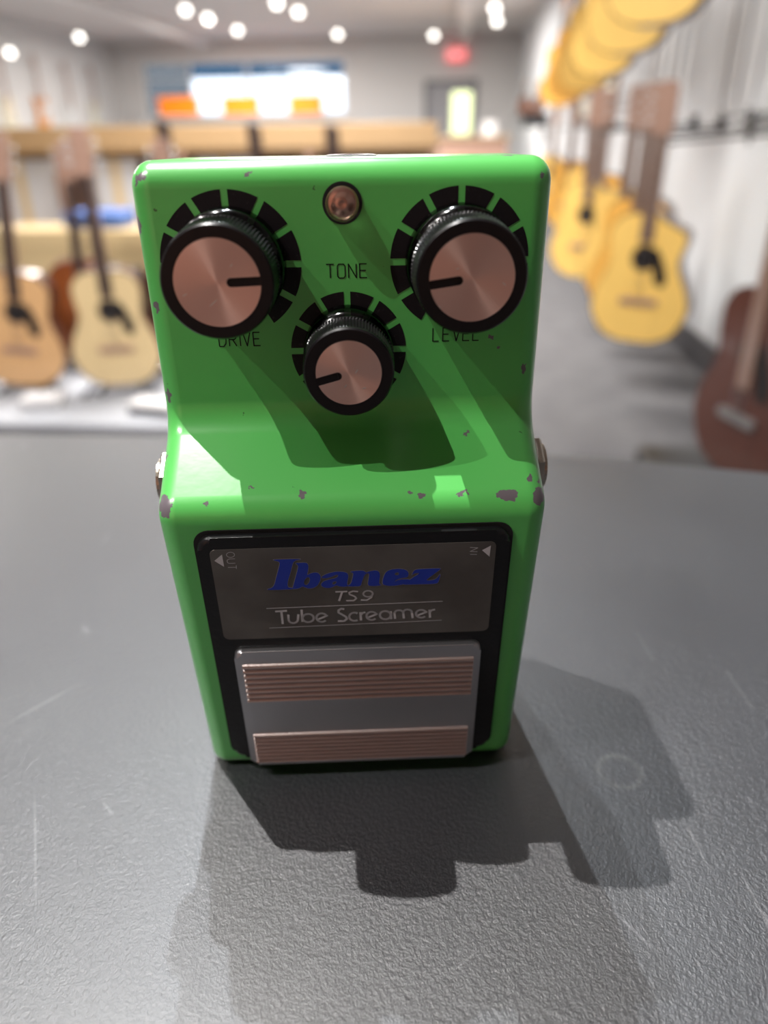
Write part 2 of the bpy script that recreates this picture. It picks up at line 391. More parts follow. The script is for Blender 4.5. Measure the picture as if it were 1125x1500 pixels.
def green_mat(m):
    P(m).inputs['Coat Roughness'].default_value = .20
    tc = N(m, 'ShaderNodeTexCoord')
    nz = N(m, 'ShaderNodeTexNoise'); nz.inputs['Scale'].default_value = 900; nz.inputs['Detail'].default_value = 3
    L(m, tc.outputs['Object'], nz.inputs['Vector'])
    n0 = N(m, 'ShaderNodeTexNoise'); n0.inputs['Scale'].default_value = 1300; n0.inputs['Detail'].default_value = 3
    L(m, tc.outputs['Object'], n0.inputs['Vector'])
    sub = N(m, 'ShaderNodeVectorMath', operation='SUBTRACT'); sub.inputs[1].default_value = (.5, .5, .5)
    L(m, nz.outputs['Color'], sub.inputs[0])
    scl = N(m, 'ShaderNodeVectorMath', operation='SCALE'); scl.inputs['Scale'].default_value = .0022
    L(m, sub.outputs[0], scl.inputs[0])
    add = N(m, 'ShaderNodeVectorMath', operation='ADD'); L(m, tc.outputs['Object'], add.inputs[0]); L(m, scl.outputs[0], add.inputs[1])
    last = None
    for (x, y, z, rx, rz) in CHIPS:
        s = N(m, 'ShaderNodeVectorMath', operation='SUBTRACT'); s.inputs[1].default_value = (x*MM, y*MM, z*MM); L(m, add.outputs[0], s.inputs[0])
        q = N(m, 'ShaderNodeVectorMath', operation='MULTIPLY'); q.inputs[1].default_value = (1/(rx*MM), 1/(max(rx, rz)*1.6*MM), 1/(rz*MM)); L(m, s.outputs[0], q.inputs[0])
        ln = N(m, 'ShaderNodeVectorMath', operation='LENGTH'); L(m, q.outputs[0], ln.inputs[0])
        if last is None: last = ln.outputs['Value']
        else:
            mn = N(m, 'ShaderNodeMath', operation='MINIMUM'); L(m, last, mn.inputs[0]); L(m, ln.outputs['Value'], mn.inputs[1]); last = mn.outputs[0]
    # a scatter of tiny nicks besides the big chips
    vo = N(m, 'ShaderNodeTexVoronoi'); vo.inputs['Scale'].default_value = 95; L(m, add.outputs[0], vo.inputs['Vector'])
    lt2 = N(m, 'ShaderNodeMath', operation='LESS_THAN'); lt2.inputs[1].default_value = .028; L(m, vo.outputs['Distance'], lt2.inputs[0])
    mx0 = N(m, 'ShaderNodeMix', data_type='RGBA'); mx0.inputs['A'].default_value = (.095, .49, .10, 1); mx0.inputs['B'].default_value = (.03, .13, .03, 1)
    L(m, lt2.outputs[0], mx0.inputs['Factor'])
    lt = N(m, 'ShaderNodeMath', operation='LESS_THAN'); lt.inputs[1].default_value = 1.0
    if last is not None: L(m, last, lt.inputs[0])
    else: lt.inputs[0].default_value = 5
    mx = N(m, 'ShaderNodeMix', data_type='RGBA'); mx.inputs['B'].default_value = (.135, .115, .13, 1)
    L(m, lt.outputs[0], mx.inputs['Factor']); L(m, mx0.outputs['Result'], mx.inputs['A']); L(m, mx.outputs['Result'], P(m).inputs['Base Color'])
    inv = N(m, 'ShaderNodeMath', operation='MULTIPLY_ADD'); inv.inputs[1].default_value = -.6; inv.inputs[2].default_value = .6; L(m, lt.outputs[0], inv.inputs[0])
    L(m, inv.outputs[0], P(m).inputs['Coat Weight'])
    n5 = N(m, 'ShaderNodeTexNoise'); n5.inputs['Scale'].default_value = 420; n5.inputs['Detail'].default_value = 2; L(m, tc.outputs['Object'], n5.inputs['Vector'])
    h = N(m, 'ShaderNodeMath', operation='MULTIPLY_ADD'); h.inputs[1].default_value = -3.0; L(m, lt.outputs[0], h.inputs[0]); L(m, n5.outputs['Fac'], h.inputs[2])
    bp = N(m, 'ShaderNodeBump'); bp.inputs['Strength'].default_value = .35; bp.inputs['Distance'].default_value = .00006
    L(m, h.outputs[0], bp.inputs['Height']); L(m, bp.outputs['Normal'], P(m).inputs['Normal'])
green_mat(m_green)
PROF = [(-36.1, 0), (-43.9, 69.0), (-27.17, 79.9), (-28.12, 124), (8.5, 123.4), (8.5, 0)]
PR = [3.9, 5.2, 6.5, 4.2, 4.0, 4.0]; CONC = [1, 1, -1, 1, 1, 1]
def offset_poly(poly, d):
    n = len(poly); out = []
    ls = []
    for i in range(n):
        a = Vector(poly[i]); b = Vector(poly[(i+1) % n]); t = (b-a).normalized(); nn = Vector((t.y, -t.x))   # inward side
        ls.append((a+nn*d, t))
    for i in range(n):
        p1, t1 = ls[i-1]; p2, t2 = ls[i]
        den = t1.x*t2.y-t1.y*t2.x; s = ((p2.x-p1.x)*t2.y-(p2.y-p1.y)*t2.x)/den
        out.append(tuple(p1+t1*s))
    return out
area = sum(PROF[i][0]*PROF[(i+1) % 6][1]-PROF[(i+1) % 6][0]*PROF[i][1] for i in range(6))
sgn = 1 if area < 0 else -1
EDGE = 3.7
slices = []
for k in range(0, 8):
    t = PI/2*k/7; slices.append((35-EDGE+EDGE*math.cos(t), EDGE-EDGE*math.sin(t)))
slices = slices[::1]                                   # from the outermost x (inset EDGE) to the flat (inset 0)
xs = [(-x, d) for x, d in slices] + [(x, d) for x, d in slices[::-1]]
bm = bmesh.new(); rings = []
for x, d in xs:
    pr = fillet(offset_poly(PROF, sgn*d), [max(r-d*c, .15) for r, c in zip(PR, CONC)], 8)
    rings.append([bm.verts.new((x, y, z)) for y, z in pr])
n = len(rings[0])
for A_, B_ in zip(rings, rings[1:]):
    for k in range(n): bm.faces.new((A_[k], B_[k], B_[(k+1) % n], A_[(k+1) % n]))
bm.faces.new(rings[0][::-1]); bm.faces.new(rings[-1])
for v in bm.verts:
    t = min(v.co.z/66.0, 1.0); v.co.x *= .968 + .032*t
bmesh.ops.transform(bm, matrix=SC, verts=bm.verts[:])
o = bmobj('enclosure', bm, m_green, ped, smooth=True, wn=True)

m_rub = mat('black_textured_lever', (.007, .007, .008), .28, coat=.15, spec=.35); noise_bump(m_rub, 900, .35, .0002, 3)
m_gap = mat('black_gap_bezel', (.006, .006, .006), .7)
m_ink = mat('black_screen_print', (.010, .006, .009), .55, spec=.3); mix_noise(m_ink, (.006, .004, .006), (.022, .017, .02), 1400, .62, .72)
m_lab = mat('grey_metal_label', (.12, .11, .10), .42, metal=.6); mix_noise(m_lab, (.11, .10, .092), (.15, .14, .128), 60)
m_blueink = mat('blue_logo_ink', (.008, .03, .34), .4)
m_pale = mat('pale_grey_ink', (.50, .50, .52), .5)
m_outl = mat('grey_logo_outline', (.30, .28, .25), .5)
m_alu = mat('worn_aluminium', (.50, .50, .52), .38, metal=1.0); noise_bump(m_alu, 1500, .25, .0001, 3)
m_rib = mat('ribbed_aluminium', (.66, .56, .53), .30, metal=1.0); noise_bump(m_rib, 1500, .35, .0001, 3)  # slight warm tint painted in for the reflection on the ribs
m_knob = mat('black_knob_plastic', (.006, .005, .006), .28, spec=.4); noise_bump(m_knob, 1200, .15, .0001, 2)
m_disc = mat('spun_metal_cap', (.82, .57, .49), .32, metal=.85, aniso=.85); P(m_disc).inputs['Anisotropic Rotation'].default_value = .25  # pink in the base colour is a painted warm reflection
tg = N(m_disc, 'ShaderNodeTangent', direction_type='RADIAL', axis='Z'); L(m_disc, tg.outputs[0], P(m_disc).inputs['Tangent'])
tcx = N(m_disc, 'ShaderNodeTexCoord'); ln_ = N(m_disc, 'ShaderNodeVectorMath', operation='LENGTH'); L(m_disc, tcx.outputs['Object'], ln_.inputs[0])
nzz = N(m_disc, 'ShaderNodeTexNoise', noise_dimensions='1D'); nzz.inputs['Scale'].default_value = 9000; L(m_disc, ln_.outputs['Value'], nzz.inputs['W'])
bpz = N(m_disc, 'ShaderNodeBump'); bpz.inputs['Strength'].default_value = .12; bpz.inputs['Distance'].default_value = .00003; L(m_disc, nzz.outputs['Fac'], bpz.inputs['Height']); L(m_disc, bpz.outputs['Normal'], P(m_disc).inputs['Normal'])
m_nick = mat('bright_nick', (.85, .80, .76), .3, metal=1)
m_nickel = mat('nickel_jack_nut', (.55, .50, .42), .25, metal=1)
m_smoke = bpy.data.materials.new('smoked_clear_plastic'); m_smoke.use_nodes = True
nt = m_smoke.node_tree; nt.nodes.remove(nt.nodes['Principled BSDF'])
t_ = nt.nodes.new('ShaderNodeBsdfTransparent'); t_.inputs['Color'].default_value = (.22, .23, .22, 1)
g_ = nt.nodes.new('ShaderNodeBsdfGlossy'); g_.inputs['Roughness'].default_value = .12
fr = nt.nodes.new('ShaderNodeFresnel'); fr.inputs['IOR'].default_value = 1.5
x_ = nt.nodes.new('ShaderNodeMixShader'); nt.links.new(fr.outputs[0], x_.inputs[0]); nt.links.new(t_.outputs[0], x_.inputs[1]); nt.links.new(g_.outputs[0], x_.inputs[2]); nt.links.new(x_.outputs[0], nt.nodes['Material Output'].inputs['Surface'])

def plate(name, pts, n0, n1, m, parent, M, bev=0.0, seg=3, **kw):
    bm = bmesh.new(); prism(bm, pts, n0, n1, bev, seg); place(bm, M)
    return bmobj(name, bm, m, parent, **kw)
# flat black plate drawn as the shadow gap round the lever, then the lever
plate('shadow_gap', rrect(-28.9, 28.9, 4.6, 65.4, 3.0), -.4, .25, m_gap, ped, MF)
lever = plate('lever_plate', rrect(-28.2, 28.2, 5.0, 64.7, 2.8, 8), -.2, 1.7, m_rub, ped, MF, bev=1.1, seg=4, smooth=True, wn=True)
lab = plate('label_plate', rrect(-25.95, 25.65, 40.6, 62.3, 1.1), 1.5, 1.8, m_lab, ped, MF, bev=.12, seg=2)

def ribbon(bm, pts, w, n=1.85, cap=True):
    hw = w/2
    for a, b in zip(pts, pts[1:]):
        d = Vector((b[0]-a[0], b[1]-a[1]))
        if d.length < 1e-6: continue
        d.normalize(); s = Vector((-d.y, d.x))*hw
        q = [(a[0]+s.x, a[1]+s.y), (a[0]-s.x, a[1]-s.y), (b[0]-s.x, b[1]-s.y), (b[0]+s.x, b[1]+s.y)]
        bm.faces.new([bm.verts.new((x, y, n)) for x, y in q])
    for p in pts[1:-1]:
        bm.faces.new([bm.verts.new((p[0]+hw*math.cos(k*PI/5), p[1]+hw*math.sin(k*PI/5), n)) for k in range(10)])
def word(name, strokes, m, parent, M, n=1.85, closed_w=None):
    bm = bmesh.new()
    for pts, w_ in strokes: ribbon(bm, pts, w_, n)
    place(bm, M)
    me = bpy.data.meshes.new(name); bm.to_mesh(me); bm.free()
    return link(name, me, m, parent)
def flat_poly(bm, outer, holes, n):
    loops = [[Vector((x, y, 0)) for x, y in outer]] + [[Vector((x, y, 0)) for x, y in h] for h in holes if h]
    vs = [bm.verts.new((p.x, p.y, n)) for lp in loops for p in lp]
    for t in tessellate_polygon(loops):
        try: bm.faces.new([vs[i] for i in t])
        except ValueError: pass
LOGO=[([(-14.71, 59.85), (-9.82, 59.78), (-9.83, 59.64), (-10.68, 59.5), (-11.26, 58.98), (-11.81, 56.85), (-12.52, 54.69), (-12.65, 53.68), (-12.48, 53.17), (-11.67, 53.14), (-11.69, 52.77), (-14.09, 52.73), (-16.45, 52.78), (-16.39, 53.03), (-15.62, 53.2), (-15.04, 53.88), (-14.42, 56.16), (-13.61, 58.78), (-13.69, 59.27), (-14.73, 59.66)], []), ([(-10.73, 58.87), (-8.96, 58.93), (-8.55, 58.59), (-8.51, 57.51), (-8.92, 55.94), (-8.43, 56.28), (-7.56, 56.58), (-6.79, 56.45), (-6.36, 55.64), (-6.59, 54.45), (-7.11, 53.46), (-7.93, 52.88), (-8.88, 52.82), (-9.49, 53.15), (-9.95, 53.37), (-10.61, 52.89), (-11.81, 52.73), (-11.69, 53.24), (-11.17, 55.03), (-10.33, 57.97), (-10.45, 58.47), (-10.74, 58.67)], [(-8.87, 55.54), (-8.48, 55.43), (-8.39, 54.92), (-8.64, 54.13), (-9.07, 53.64), (-9.45, 53.75), (-9.61, 54.27), (-9.37, 54.96)]), ([(-6.37, 55.44), (-5.24, 56.19), (-3.66, 56.62), (-2.42, 56.57), (-1.5, 56.24), (-1.29, 55.43), (-1.67, 53.64), (-1.45, 53.12), (-2.08, 52.94), (-3.03, 53.08), (-3.65, 53.41), (-4.62, 52.84), (-5.57, 52.78), (-6.34, 53.22), (-6.46, 53.83), (-5.8, 54.51), (-4.68, 54.87), (-3.73, 55.03), (-3.17, 55.51), (-3.23, 55.87), (-3.7, 55.83), (-4.5, 55.36), (-5.45, 55.1), (-6.23, 55.23)], [(-4.32, 54.15), (-3.6, 54.42), (-3.54, 54.02), (-3.96, 53.53), (-4.35, 53.65)]), ([(-0.95, 56.38), (-0.63, 56.6), (0.93, 56.68), (1.71, 56.51), (1.93, 56.1), (2.64, 56.47), (3.74, 56.63), (4.36, 56.3), (4.54, 55.4), (4.34, 53.8), (4.33, 53.39), (4.8, 53.11), (4.01, 52.89), (2.42, 52.96), (2.2, 53.48), (2.46, 55.08), (2.55, 55.88), (2.17, 55.99), (1.69, 55.71), (1.18, 54.13), (0.92, 53.02), (0.21, 52.95), (-1.38, 53.01), (-1.69, 53.13), (-0.88, 53.6), (-0.43, 55.6), (-0.41, 56.2)], []), ([(4.88, 53.37), (5.13, 54.97), (5.61, 56.15), (6.55, 56.71), (8.12, 56.85), (9.37, 56.5), (9.82, 55.79), (9.71, 54.79), (8.76, 54.63), (7.5, 54.27), (7.18, 53.68), (7.81, 54.16), (8.76, 54.32), (10.19, 54.27), (9.41, 53.28), (8.14, 52.93), (6.55, 52.79), (5.6, 52.93)], [(7.18, 55.39), (7.34, 55.89), (7.89, 56.02), (8.05, 55.66), (7.89, 55.26)]), ([(10.33, 55.17), (10.79, 56.35), (11.57, 56.61), (15.8, 56.64), (15.66, 56.35), (14.43, 55.2), (13.04, 53.95), (13.52, 53.79), (14.79, 53.98), (15.4, 54.76), (15.54, 55.26), (15.75, 55.15), (15.44, 53.54), (15.14, 52.95), (11.95, 52.97), (8.77, 53.0), (9.09, 53.3), (10.97, 54.94), (11.9, 55.6), (11.27, 55.73), (10.64, 55.45)], [])]
NAME=[([(-15.47, 47.45), (-13.24, 47.54)], 0.43), ([(-14.3, 47.48), (-14.29, 44.24)], 0.43), ([(-13.06, 46.57), (-13.09, 45.39), (-13.07, 45.08), (-12.97, 44.81), (-12.79, 44.58), (-12.55, 44.43), (-12.28, 44.37), (-12.0, 44.41), (-11.74, 44.53), (-11.52, 44.74), (-11.38, 45.01), (-11.31, 45.31), (-11.14, 46.57)], 0.43), ([(-10.47, 47.69), (-10.48, 44.62)], 0.43), ([(-8.28, 45.5), (-8.31, 45.82), (-8.45, 46.11), (-8.67, 46.35), (-8.96, 46.51), (-9.28, 46.57), (-9.61, 46.54), (-9.92, 46.41), (-10.17, 46.19), (-10.34, 45.91), (-10.42, 45.59), (-10.39, 45.27), (-10.25, 44.97), (-10.03, 44.73), (-9.74, 44.57), (-9.41, 44.5), (-9.08, 44.54), (-8.77, 44.67), (-8.52, 44.89), (-8.35, 45.18), (-8.28, 45.5)], 0.43), ([(-7.39, 45.15), (-5.72, 45.98), (-5.83, 45.99), (-6.0, 46.27), (-6.25, 46.48), (-6.54, 46.59), (-6.86, 46.6), (-7.17, 46.51), (-7.43, 46.31), (-7.63, 46.04), (-7.74, 45.72), (-7.75, 45.38), (-7.66, 45.05), (-7.48, 44.77), (-7.22, 44.57), (-6.92, 44.46), (-6.6, 44.47), (-6.3, 44.57), (-6.04, 44.78)], 0.43), ([(-2.36, 47.47), (-2.92, 47.62), (-3.47, 47.26), (-3.5, 46.66), (-2.82, 46.12), (-2.11, 45.55), (-1.97, 44.95), (-2.56, 44.44), (-3.7, 44.49)], 0.43), ([(0.12, 46.3), (-0.16, 46.45), (-0.46, 46.51), (-0.77, 46.47), (-1.06, 46.33), (-1.28, 46.11), (-1.43, 45.83), (-1.49, 45.52), (-1.45, 45.2), (-1.32, 44.9), (-1.11, 44.66), (-0.83, 44.5), (-0.52, 44.43), (-0.21, 44.47), (0.07, 44.6)], 0.43), ([(0.76, 44.48), (0.68, 46.57)], 0.43), ([(0.75, 45.85), (1.08, 46.38), (1.62, 46.52)], 0.43), ([(2.2, 45.18), (3.8, 45.97), (3.69, 45.98), (3.51, 46.25), (3.26, 46.45), (2.97, 46.56), (2.66, 46.57), (2.37, 46.48), (2.12, 46.29), (1.94, 46.03), (1.84, 45.72), (1.85, 45.4), (1.94, 45.08), (2.13, 44.81), (2.38, 44.62), (2.68, 44.51), (2.99, 44.52), (3.28, 44.62), (3.53, 44.82)], 0.43), ([(6.49, 45.58), (6.44, 45.9), (6.29, 46.2), (6.06, 46.43), (5.77, 46.59), (5.45, 46.66), (5.13, 46.62), (4.83, 46.49), (4.6, 46.27), (4.45, 45.99), (4.4, 45.67), (4.44, 45.35), (4.59, 45.05), (4.82, 44.81), (5.11, 44.65), (5.44, 44.58), (5.76, 44.62), (6.05, 44.75), (6.29, 44.97), (6.44, 45.26), (6.49, 45.58)], 0.43), ([(6.46, 46.57), (6.6, 44.53)], 0.43), ([(7.32, 44.58), (7.19, 46.11), (7.27, 46.22), (7.37, 46.46), (7.57, 46.64), (7.84, 46.74), (8.14, 46.75), (8.43, 46.67), (8.67, 46.51), (8.83, 46.29), (8.89, 46.03), (9.03, 44.6)], 0.43), ([(8.89, 46.08), (8.92, 46.32), (9.02, 46.56), (9.22, 46.74), (9.49, 46.84), (9.78, 46.85), (10.07, 46.77), (10.32, 46.61), (10.48, 46.39), (10.54, 46.13), (10.72, 44.61)], 0.43), ([(11.72, 45.31), (13.35, 46.07), (13.24, 46.08), (13.05, 46.34), (12.78, 46.53), (12.48, 46.64), (12.15, 46.65), (11.85, 46.56), (11.6, 46.39), (11.42, 46.14), (11.34, 45.84), (11.35, 45.52), (11.47, 45.22), (11.67, 44.96), (11.94, 44.78), (12.25, 44.68), (12.57, 44.68), (12.87, 44.78), (13.12, 44.96)], 0.43), ([(14.1, 44.57), (13.91, 46.63)], 0.43), ([(13.99, 45.98), (14.29, 46.44), (14.99, 46.65)], 0.43)]
MODEL=[([(-3.87, 51.79), (-1.65, 51.8)], 0.33), ([(-2.6, 51.75), (-3.28, 49.54)], 0.39), ([(0.38, 51.67), (-0.54, 51.83), (-1.31, 51.53), (-1.23, 51.08), (-0.26, 50.5), (-0.01, 50.03), (-0.51, 49.52), (-1.92, 49.56)], 0.33), ([(3.12, 51.04), (3.07, 51.3), (2.92, 51.53), (2.69, 51.7), (2.4, 51.8), (2.09, 51.81), (1.8, 51.74), (1.56, 51.58), (1.4, 51.37), (1.34, 51.11), (1.38, 50.86), (1.53, 50.63), (1.77, 50.45), (2.06, 50.35), (2.37, 50.33), (2.67, 50.41), (2.91, 50.57), (3.07, 50.79), (3.12, 51.04)], 0.33), ([(3.12, 51.14), (2.82, 50.16), (1.96, 49.52), (0.85, 49.61)], 0.33)]
OUTW=[([(-21.51, 61.14), (-21.53, 61.32), (-21.61, 61.48), (-21.75, 61.61), (-21.94, 61.7), (-22.16, 61.74), (-22.39, 61.72), (-22.59, 61.64), (-22.77, 61.52), (-22.89, 61.37), (-22.95, 61.2), (-22.93, 61.02), (-22.85, 60.86), (-22.71, 60.72), (-22.52, 60.63), (-22.3, 60.6), (-22.07, 60.62), (-21.86, 60.69), (-21.69, 60.81), (-21.57, 60.97), (-21.51, 61.14)], 0.11), ([(-21.54, 60.24), (-22.57, 60.25), (-22.94, 60.03), (-23.01, 59.79), (-22.94, 59.4), (-22.69, 59.25), (-21.59, 59.25)], 0.11), ([(-21.49, 58.76), (-21.56, 57.96)], 0.11), ([(-23.03, 58.34), (-21.54, 58.31)], 0.11)]
INW=[([(20.9, 61.18), (22.3, 61.03), (20.95, 60.27), (22.28, 60.17)], 0.11), ([(20.99, 59.61), (22.24, 59.54)], 0.11)]
RULES=[[(-17.03, 48.27), (16.4, 48.63)], [(-16.94, 43.31), (16.35, 43.85)]]
ARROWS=[[(-25.27, 59.93), (-23.73, 61.3), (-23.7, 58.51)], [(23.11, 60.47), (24.67, 61.47), (24.58, 58.97)]]

def smooth_loop(pts, it=2):
    for _ in range(it):
        out = []
        for i, p in enumerate(pts):
            q = pts[(i+1) % len(pts)]
            out += [(p[0]*.78+q[0]*.22, p[1]*.78+q[1]*.22), (p[0]*.22+q[0]*.78, p[1]*.22+q[1]*.78)]
        pts = out
    return pts
bm = bmesh.new(); bo = bmesh.new()
for outer, hole in LOGO:
    so = smooth_loop(outer); sh = smooth_loop(hole) if hole else []
    flat_poly(bm, so, [sh] if hole else [], 1.86)
    ribbon(bo, so+[so[0]], .16, 1.83)
    if hole: ribbon(bo, sh+[sh[0]], .14, 1.83)
place(bm, MF); place(bo, MF)
for b_, nm, mm_ in ((bm, 'logo_lettering', m_blueink), (bo, 'logo_outline', m_outl)):
    me = bpy.data.meshes.new(nm); b_.to_mesh(me); b_.free(); link(nm, me, mm_, lab)
word('name_lettering', NAME, m_pale, lab, MF)
word('model_lettering', MODEL, m_pale, lab, MF)
word('output_lettering', OUTW, m_pale, lab, MF)
word('input_lettering', INW, m_pale, lab, MF)
word('label_rule', [(r, .16) for r in RULES[:1]], m_pale, lab, MF); word('label_rule', [(r, .13) for r in RULES[1:]], m_pale, lab, MF)
for tr in ARROWS:
    bm = bmesh.new(); flat_poly(bm, tr, [], 1.86); place(bm, MF); bmobj('jack_arrow', bm, m_pale, lab)

# metal foot pad with its two fields of ribs
fp = plate('foot_pad', rrect(-24.3, 24.3, 4.3, 38.3, 1.6), 1.2, 3.2, m_alu, ped, MF, bev=1.0, seg=4, smooth=True, wn=True)
def ribs(v0, v1, nrib):
    bm = bmesh.new(); pts = []; p = (v1-v0)/nrib
    for i in range(nrib):
        b = v0+i*p
        for s, h in ((0, .0), (.16, .02), (.30, .42), (.46, .62), (.64, .62), (.82, .40), (.96, .02)): pts.append((b+s*p, 3.18+h))
    pts.append((v1, 3.2)); 
    L0 = [bm.verts.new((-22.9, v, h)) for v, h in pts]; L1 = [bm.verts.new((22.9, v, h)) for v, h in pts]
    for k in range(len(pts)-1): bm.faces.new((L0[k], L1[k], L1[k+1], L0[k+1]))
    bl0 = [bm.verts.new((-22.9, v0, 3.0)), bm.verts.new((-22.9, v1, 3.0))]; bl1 = [bm.verts.new((22.9, v0, 3.0)), bm.verts.new((22.9, v1, 3.0))]
    bm.faces.new([bl0[0]]+L0+[bl0[1]]); bm.faces.new(([bl1[0]]+L1+[bl1[1]])[::-1])
    bm.faces.new((bl0[0], bl1[0], L1[0], L0[0])); bm.faces.new((bl0[1], L0[-1], L1[-1], bl1[1]))
    place(bm, MF); return bmobj('grip_ribs', bm, m_rib, fp)
ribs(24.2, 35.2, 8); ribs(5.2, 14.6, 8)

# scale prints round the knobs
def scale_ring(cx, cv, r_in, r_out, gap):
    bm = bmesh.new()
    for s in range(10):
        a0 = -60+30*s; a1 = a0+30
        def pt(r, a, side):
            q = math.radians(a); off = side*gap/2
            return (cx + r*math.cos(q) - off*math.sin(q)*-1*-1, cv + r*math.sin(q) + off*math.cos(q))
        outer = []; K = 8
        ga = math.degrees(gap/2/r_out); gi = math.degrees(gap/2/r_in)
        for k in range(K+1):
            q = math.radians(a0+ga+(a1-a0-2*ga)*k/K); outer.append((cx+r_out*math.cos(q), cv+r_out*math.sin(q)))
        for k in range(K, -1, -1):
            q = math.radians(a0+gi+(a1-a0-2*gi)*k/K); outer.append((cx+r_in*math.cos(q), cv+r_in*math.sin(q)))
        n_ = K+1
        vo_ = [bm.verts.new((x, y, .05)) for x, y in outer]
        for k in range(K): bm.faces.new((vo_[k], vo_[k+1], vo_[2*n_-2-k], vo_[2*n_-1-k]))
    place(bm, MP); return bmobj('scale_print', bm, m_ink, ped)
KN = [(-19.5, 28.1, 11.9, 8.75, 6.62, 15.35, 2.0, 9.35), (19.5, 28.1, 11.9, 8.75, 6.62, 15.35, 188.0, 9.35), (0, 12.95, 10.35, 7.6, 5.45, 13.6, 195.0, 8.1)]
for cx, cv, ro, *_ in KN: scale_ring(cx, cv, ro*.60, ro, 1.15)

NICKS = {'drive_knob': [(-5.1, -1.6, .45, .5), (2.4, 2.6, .35, .8), (-.9, -2.9, .9, .7)], 'level_knob': [(5.0, -.9, .4, -.6), (-4.9, -4.2, .3, -.8), (-2.3, 1.5, .3, .2)], 'tone_knob': [(1.3, .3, .45, 1.0), (-.6, -2.2, .4, .8), (2.5, -2.6, .4, .1)]}
def knob(cx, cv, ro, rf, rd, h, ang, rs, name_):
    Mk = MP @ Matrix.Translation((cx, cv, 0))
    root = empty(name_, (0, 0, 0)); root.parent = ped
    root.matrix_local = SC @ Mk @ Matrix.Diagonal((1/MM, 1/MM, 1/MM, 1)) if False else Matrix.Translation((SC @ Mk).translation) @ Mk.to_3x3().to_4x4()
    hs = h*.52
    def ob(nm, prof, m, n=64, rfun=None, smooth=True):
        bm = bmesh.new(); lathe(bm, [(r*MM, z*MM) for r, z in prof], n, rfun); return bmobj(nm, bm, m, root, smooth=smooth)
    ob('clear_skirt', [(rs*.9, .05), (rs, .05), (rs, .5), (rs-.25, hs), (rs*.9, hs)], m_smoke)
    ob('core', [(rs*.72, .02), (rs*.72, hs+.1), (0, hs+.1)], m_knob)
    K = 90
    f = lambda j, k: (-.38*MM if (k % 2 == 0) else .0) if j in (3, 4) else 0
    bm = bmesh.new(); lathe(bm, [(a*MM, b*MM) for a, b in [(0, hs), (rf, hs), (rf+.22, hs+.3), (rf+.20, hs+.7), (rf+.05, h-1.3), (rf-.08, h-1.0), (rf-.08, h-.35), (rf-.35, h), (rd+.1, h), (rd, h-.25), (0, h-.25)]], K*2, f)
    bmobj('knurled_grip', bm, m_knob, root, smooth=False)
    # metal cap with a slot cut for the pointer
    bm = bmesh.new(); n = 96; slot = .68; a = math.radians(ang)
    ring = []
    w0 = math.asin(slot/rd)
    for k in range(n+1):
        q = a+w0+(2*PI-2*w0)*k/n; ring.append((rd*math.cos(q), rd*math.sin(q)))
    r0 = 1.55*rf/8.5+.5
    cxs, cys = r0*math.cos(a), r0*math.sin(a)
    for k in range(9):
        q = a-PI/2-PI*k/8; ring.append((cxs+slot*math.cos(q), cys+slot*math.sin(q)))
    loops = [[Vector((x, y, 0)) for x, y in ring]]
    vs = [bm.verts.new((x*MM, y*MM, (h-.02)*MM)) for x, y in ring]
    for t in tessellate_polygon(loops): bm.faces.new([vs[i] for i in t])
    for v_ in bm.verts: v_.co.z = 0
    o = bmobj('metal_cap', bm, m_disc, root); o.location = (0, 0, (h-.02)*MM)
    if o.data.polygons[0].normal.z < 0: o.data.flip_normals()
    bm = bmesh.new(); prism(bm, [((r0+(rf-1.0-r0)*s)*math.cos(a)*MM-slot*t*math.sin(a)*MM, (r0+(rf-1.0-r0)*s)*math.sin(a)*MM+slot*t*math.cos(a)*MM) for s, t in ((0, -1), (1, -1), (1, 1), (0, 1))], (h-.4)*MM, (h-.12)*MM)
    bmobj('pointer', bm, m_knob, root)
    for qx, qy, ql, qa in NICKS[name_]:
        bm = bmesh.new(); ca, sa = math.cos(qa), math.sin(qa)
        pts = [(qx*MM+(ql*math.cos(t*PI/4)*ca-.11*math.sin(t*PI/4)*sa)*MM, qy*MM+(ql*math.cos(t*PI/4)*sa+.11*math.sin(t*PI/4)*ca)*MM) for t in range(8)]
        prism(bm, pts, (h-.02)*MM, h*MM); bmobj('nick', bm, m_nick, root)
    return root
for args, nm in zip(KN, ('drive_knob', 'level_knob', 'tone_knob')): knob(*args, nm)

# printed names
FONT = {'T': [[(0, 1), (.8, 1)], [(.4, 1), (.4, 0)]], 'O': [[(.15, 0), (.65, 0), (.8, .15), (.8, .85), (.65, 1), (.15, 1), (0, .85), (0, .15), (.15, 0)]],
 'N': [[(0, 0), (0, 1), (.8, 0), (.8, 1)]], 'E': [[(.75, 1), (0, 1), (0, 0), (.75, 0)], [(0, .52), (.65, .52)]],
 'D': [[(0, 0), (0, 1), (.5, 1), (.75, .8), (.8, .5), (.75, .2), (.5, 0), (0, 0)]], 'R': [[(0, 0), (0, 1), (.6, 1), (.78, .88), (.78, .62), (.6, .5), (0, .5)], [(.4, .5), (.8, 0)]],
 'I': [[(.1, 0), (.1, 1)]], 'V': [[(0, 1), (.4, 0), (.8, 1)]], 'L': [[(0, 1), (0, 0), (.7, 0)]], 'X': [[(0, 1), (.8, 0)], [(0, 0), (.8, 1)]]}
def text_strokes(txt, x0, x1, v0, v1, w):
    adv = [.45 if c == 'I' else 1.15 for c in txt]; tot = sum(adv)-.35; out = []; x = 0; sx = (x1-x0)/tot; sv = v1-v0
    for c, a in zip(txt, adv):
        for s in FONT[c]: out.append(([(x0+(x+p[0])*sx, v0+p[1]*sv) for p in s], w))
        x += a
    return out
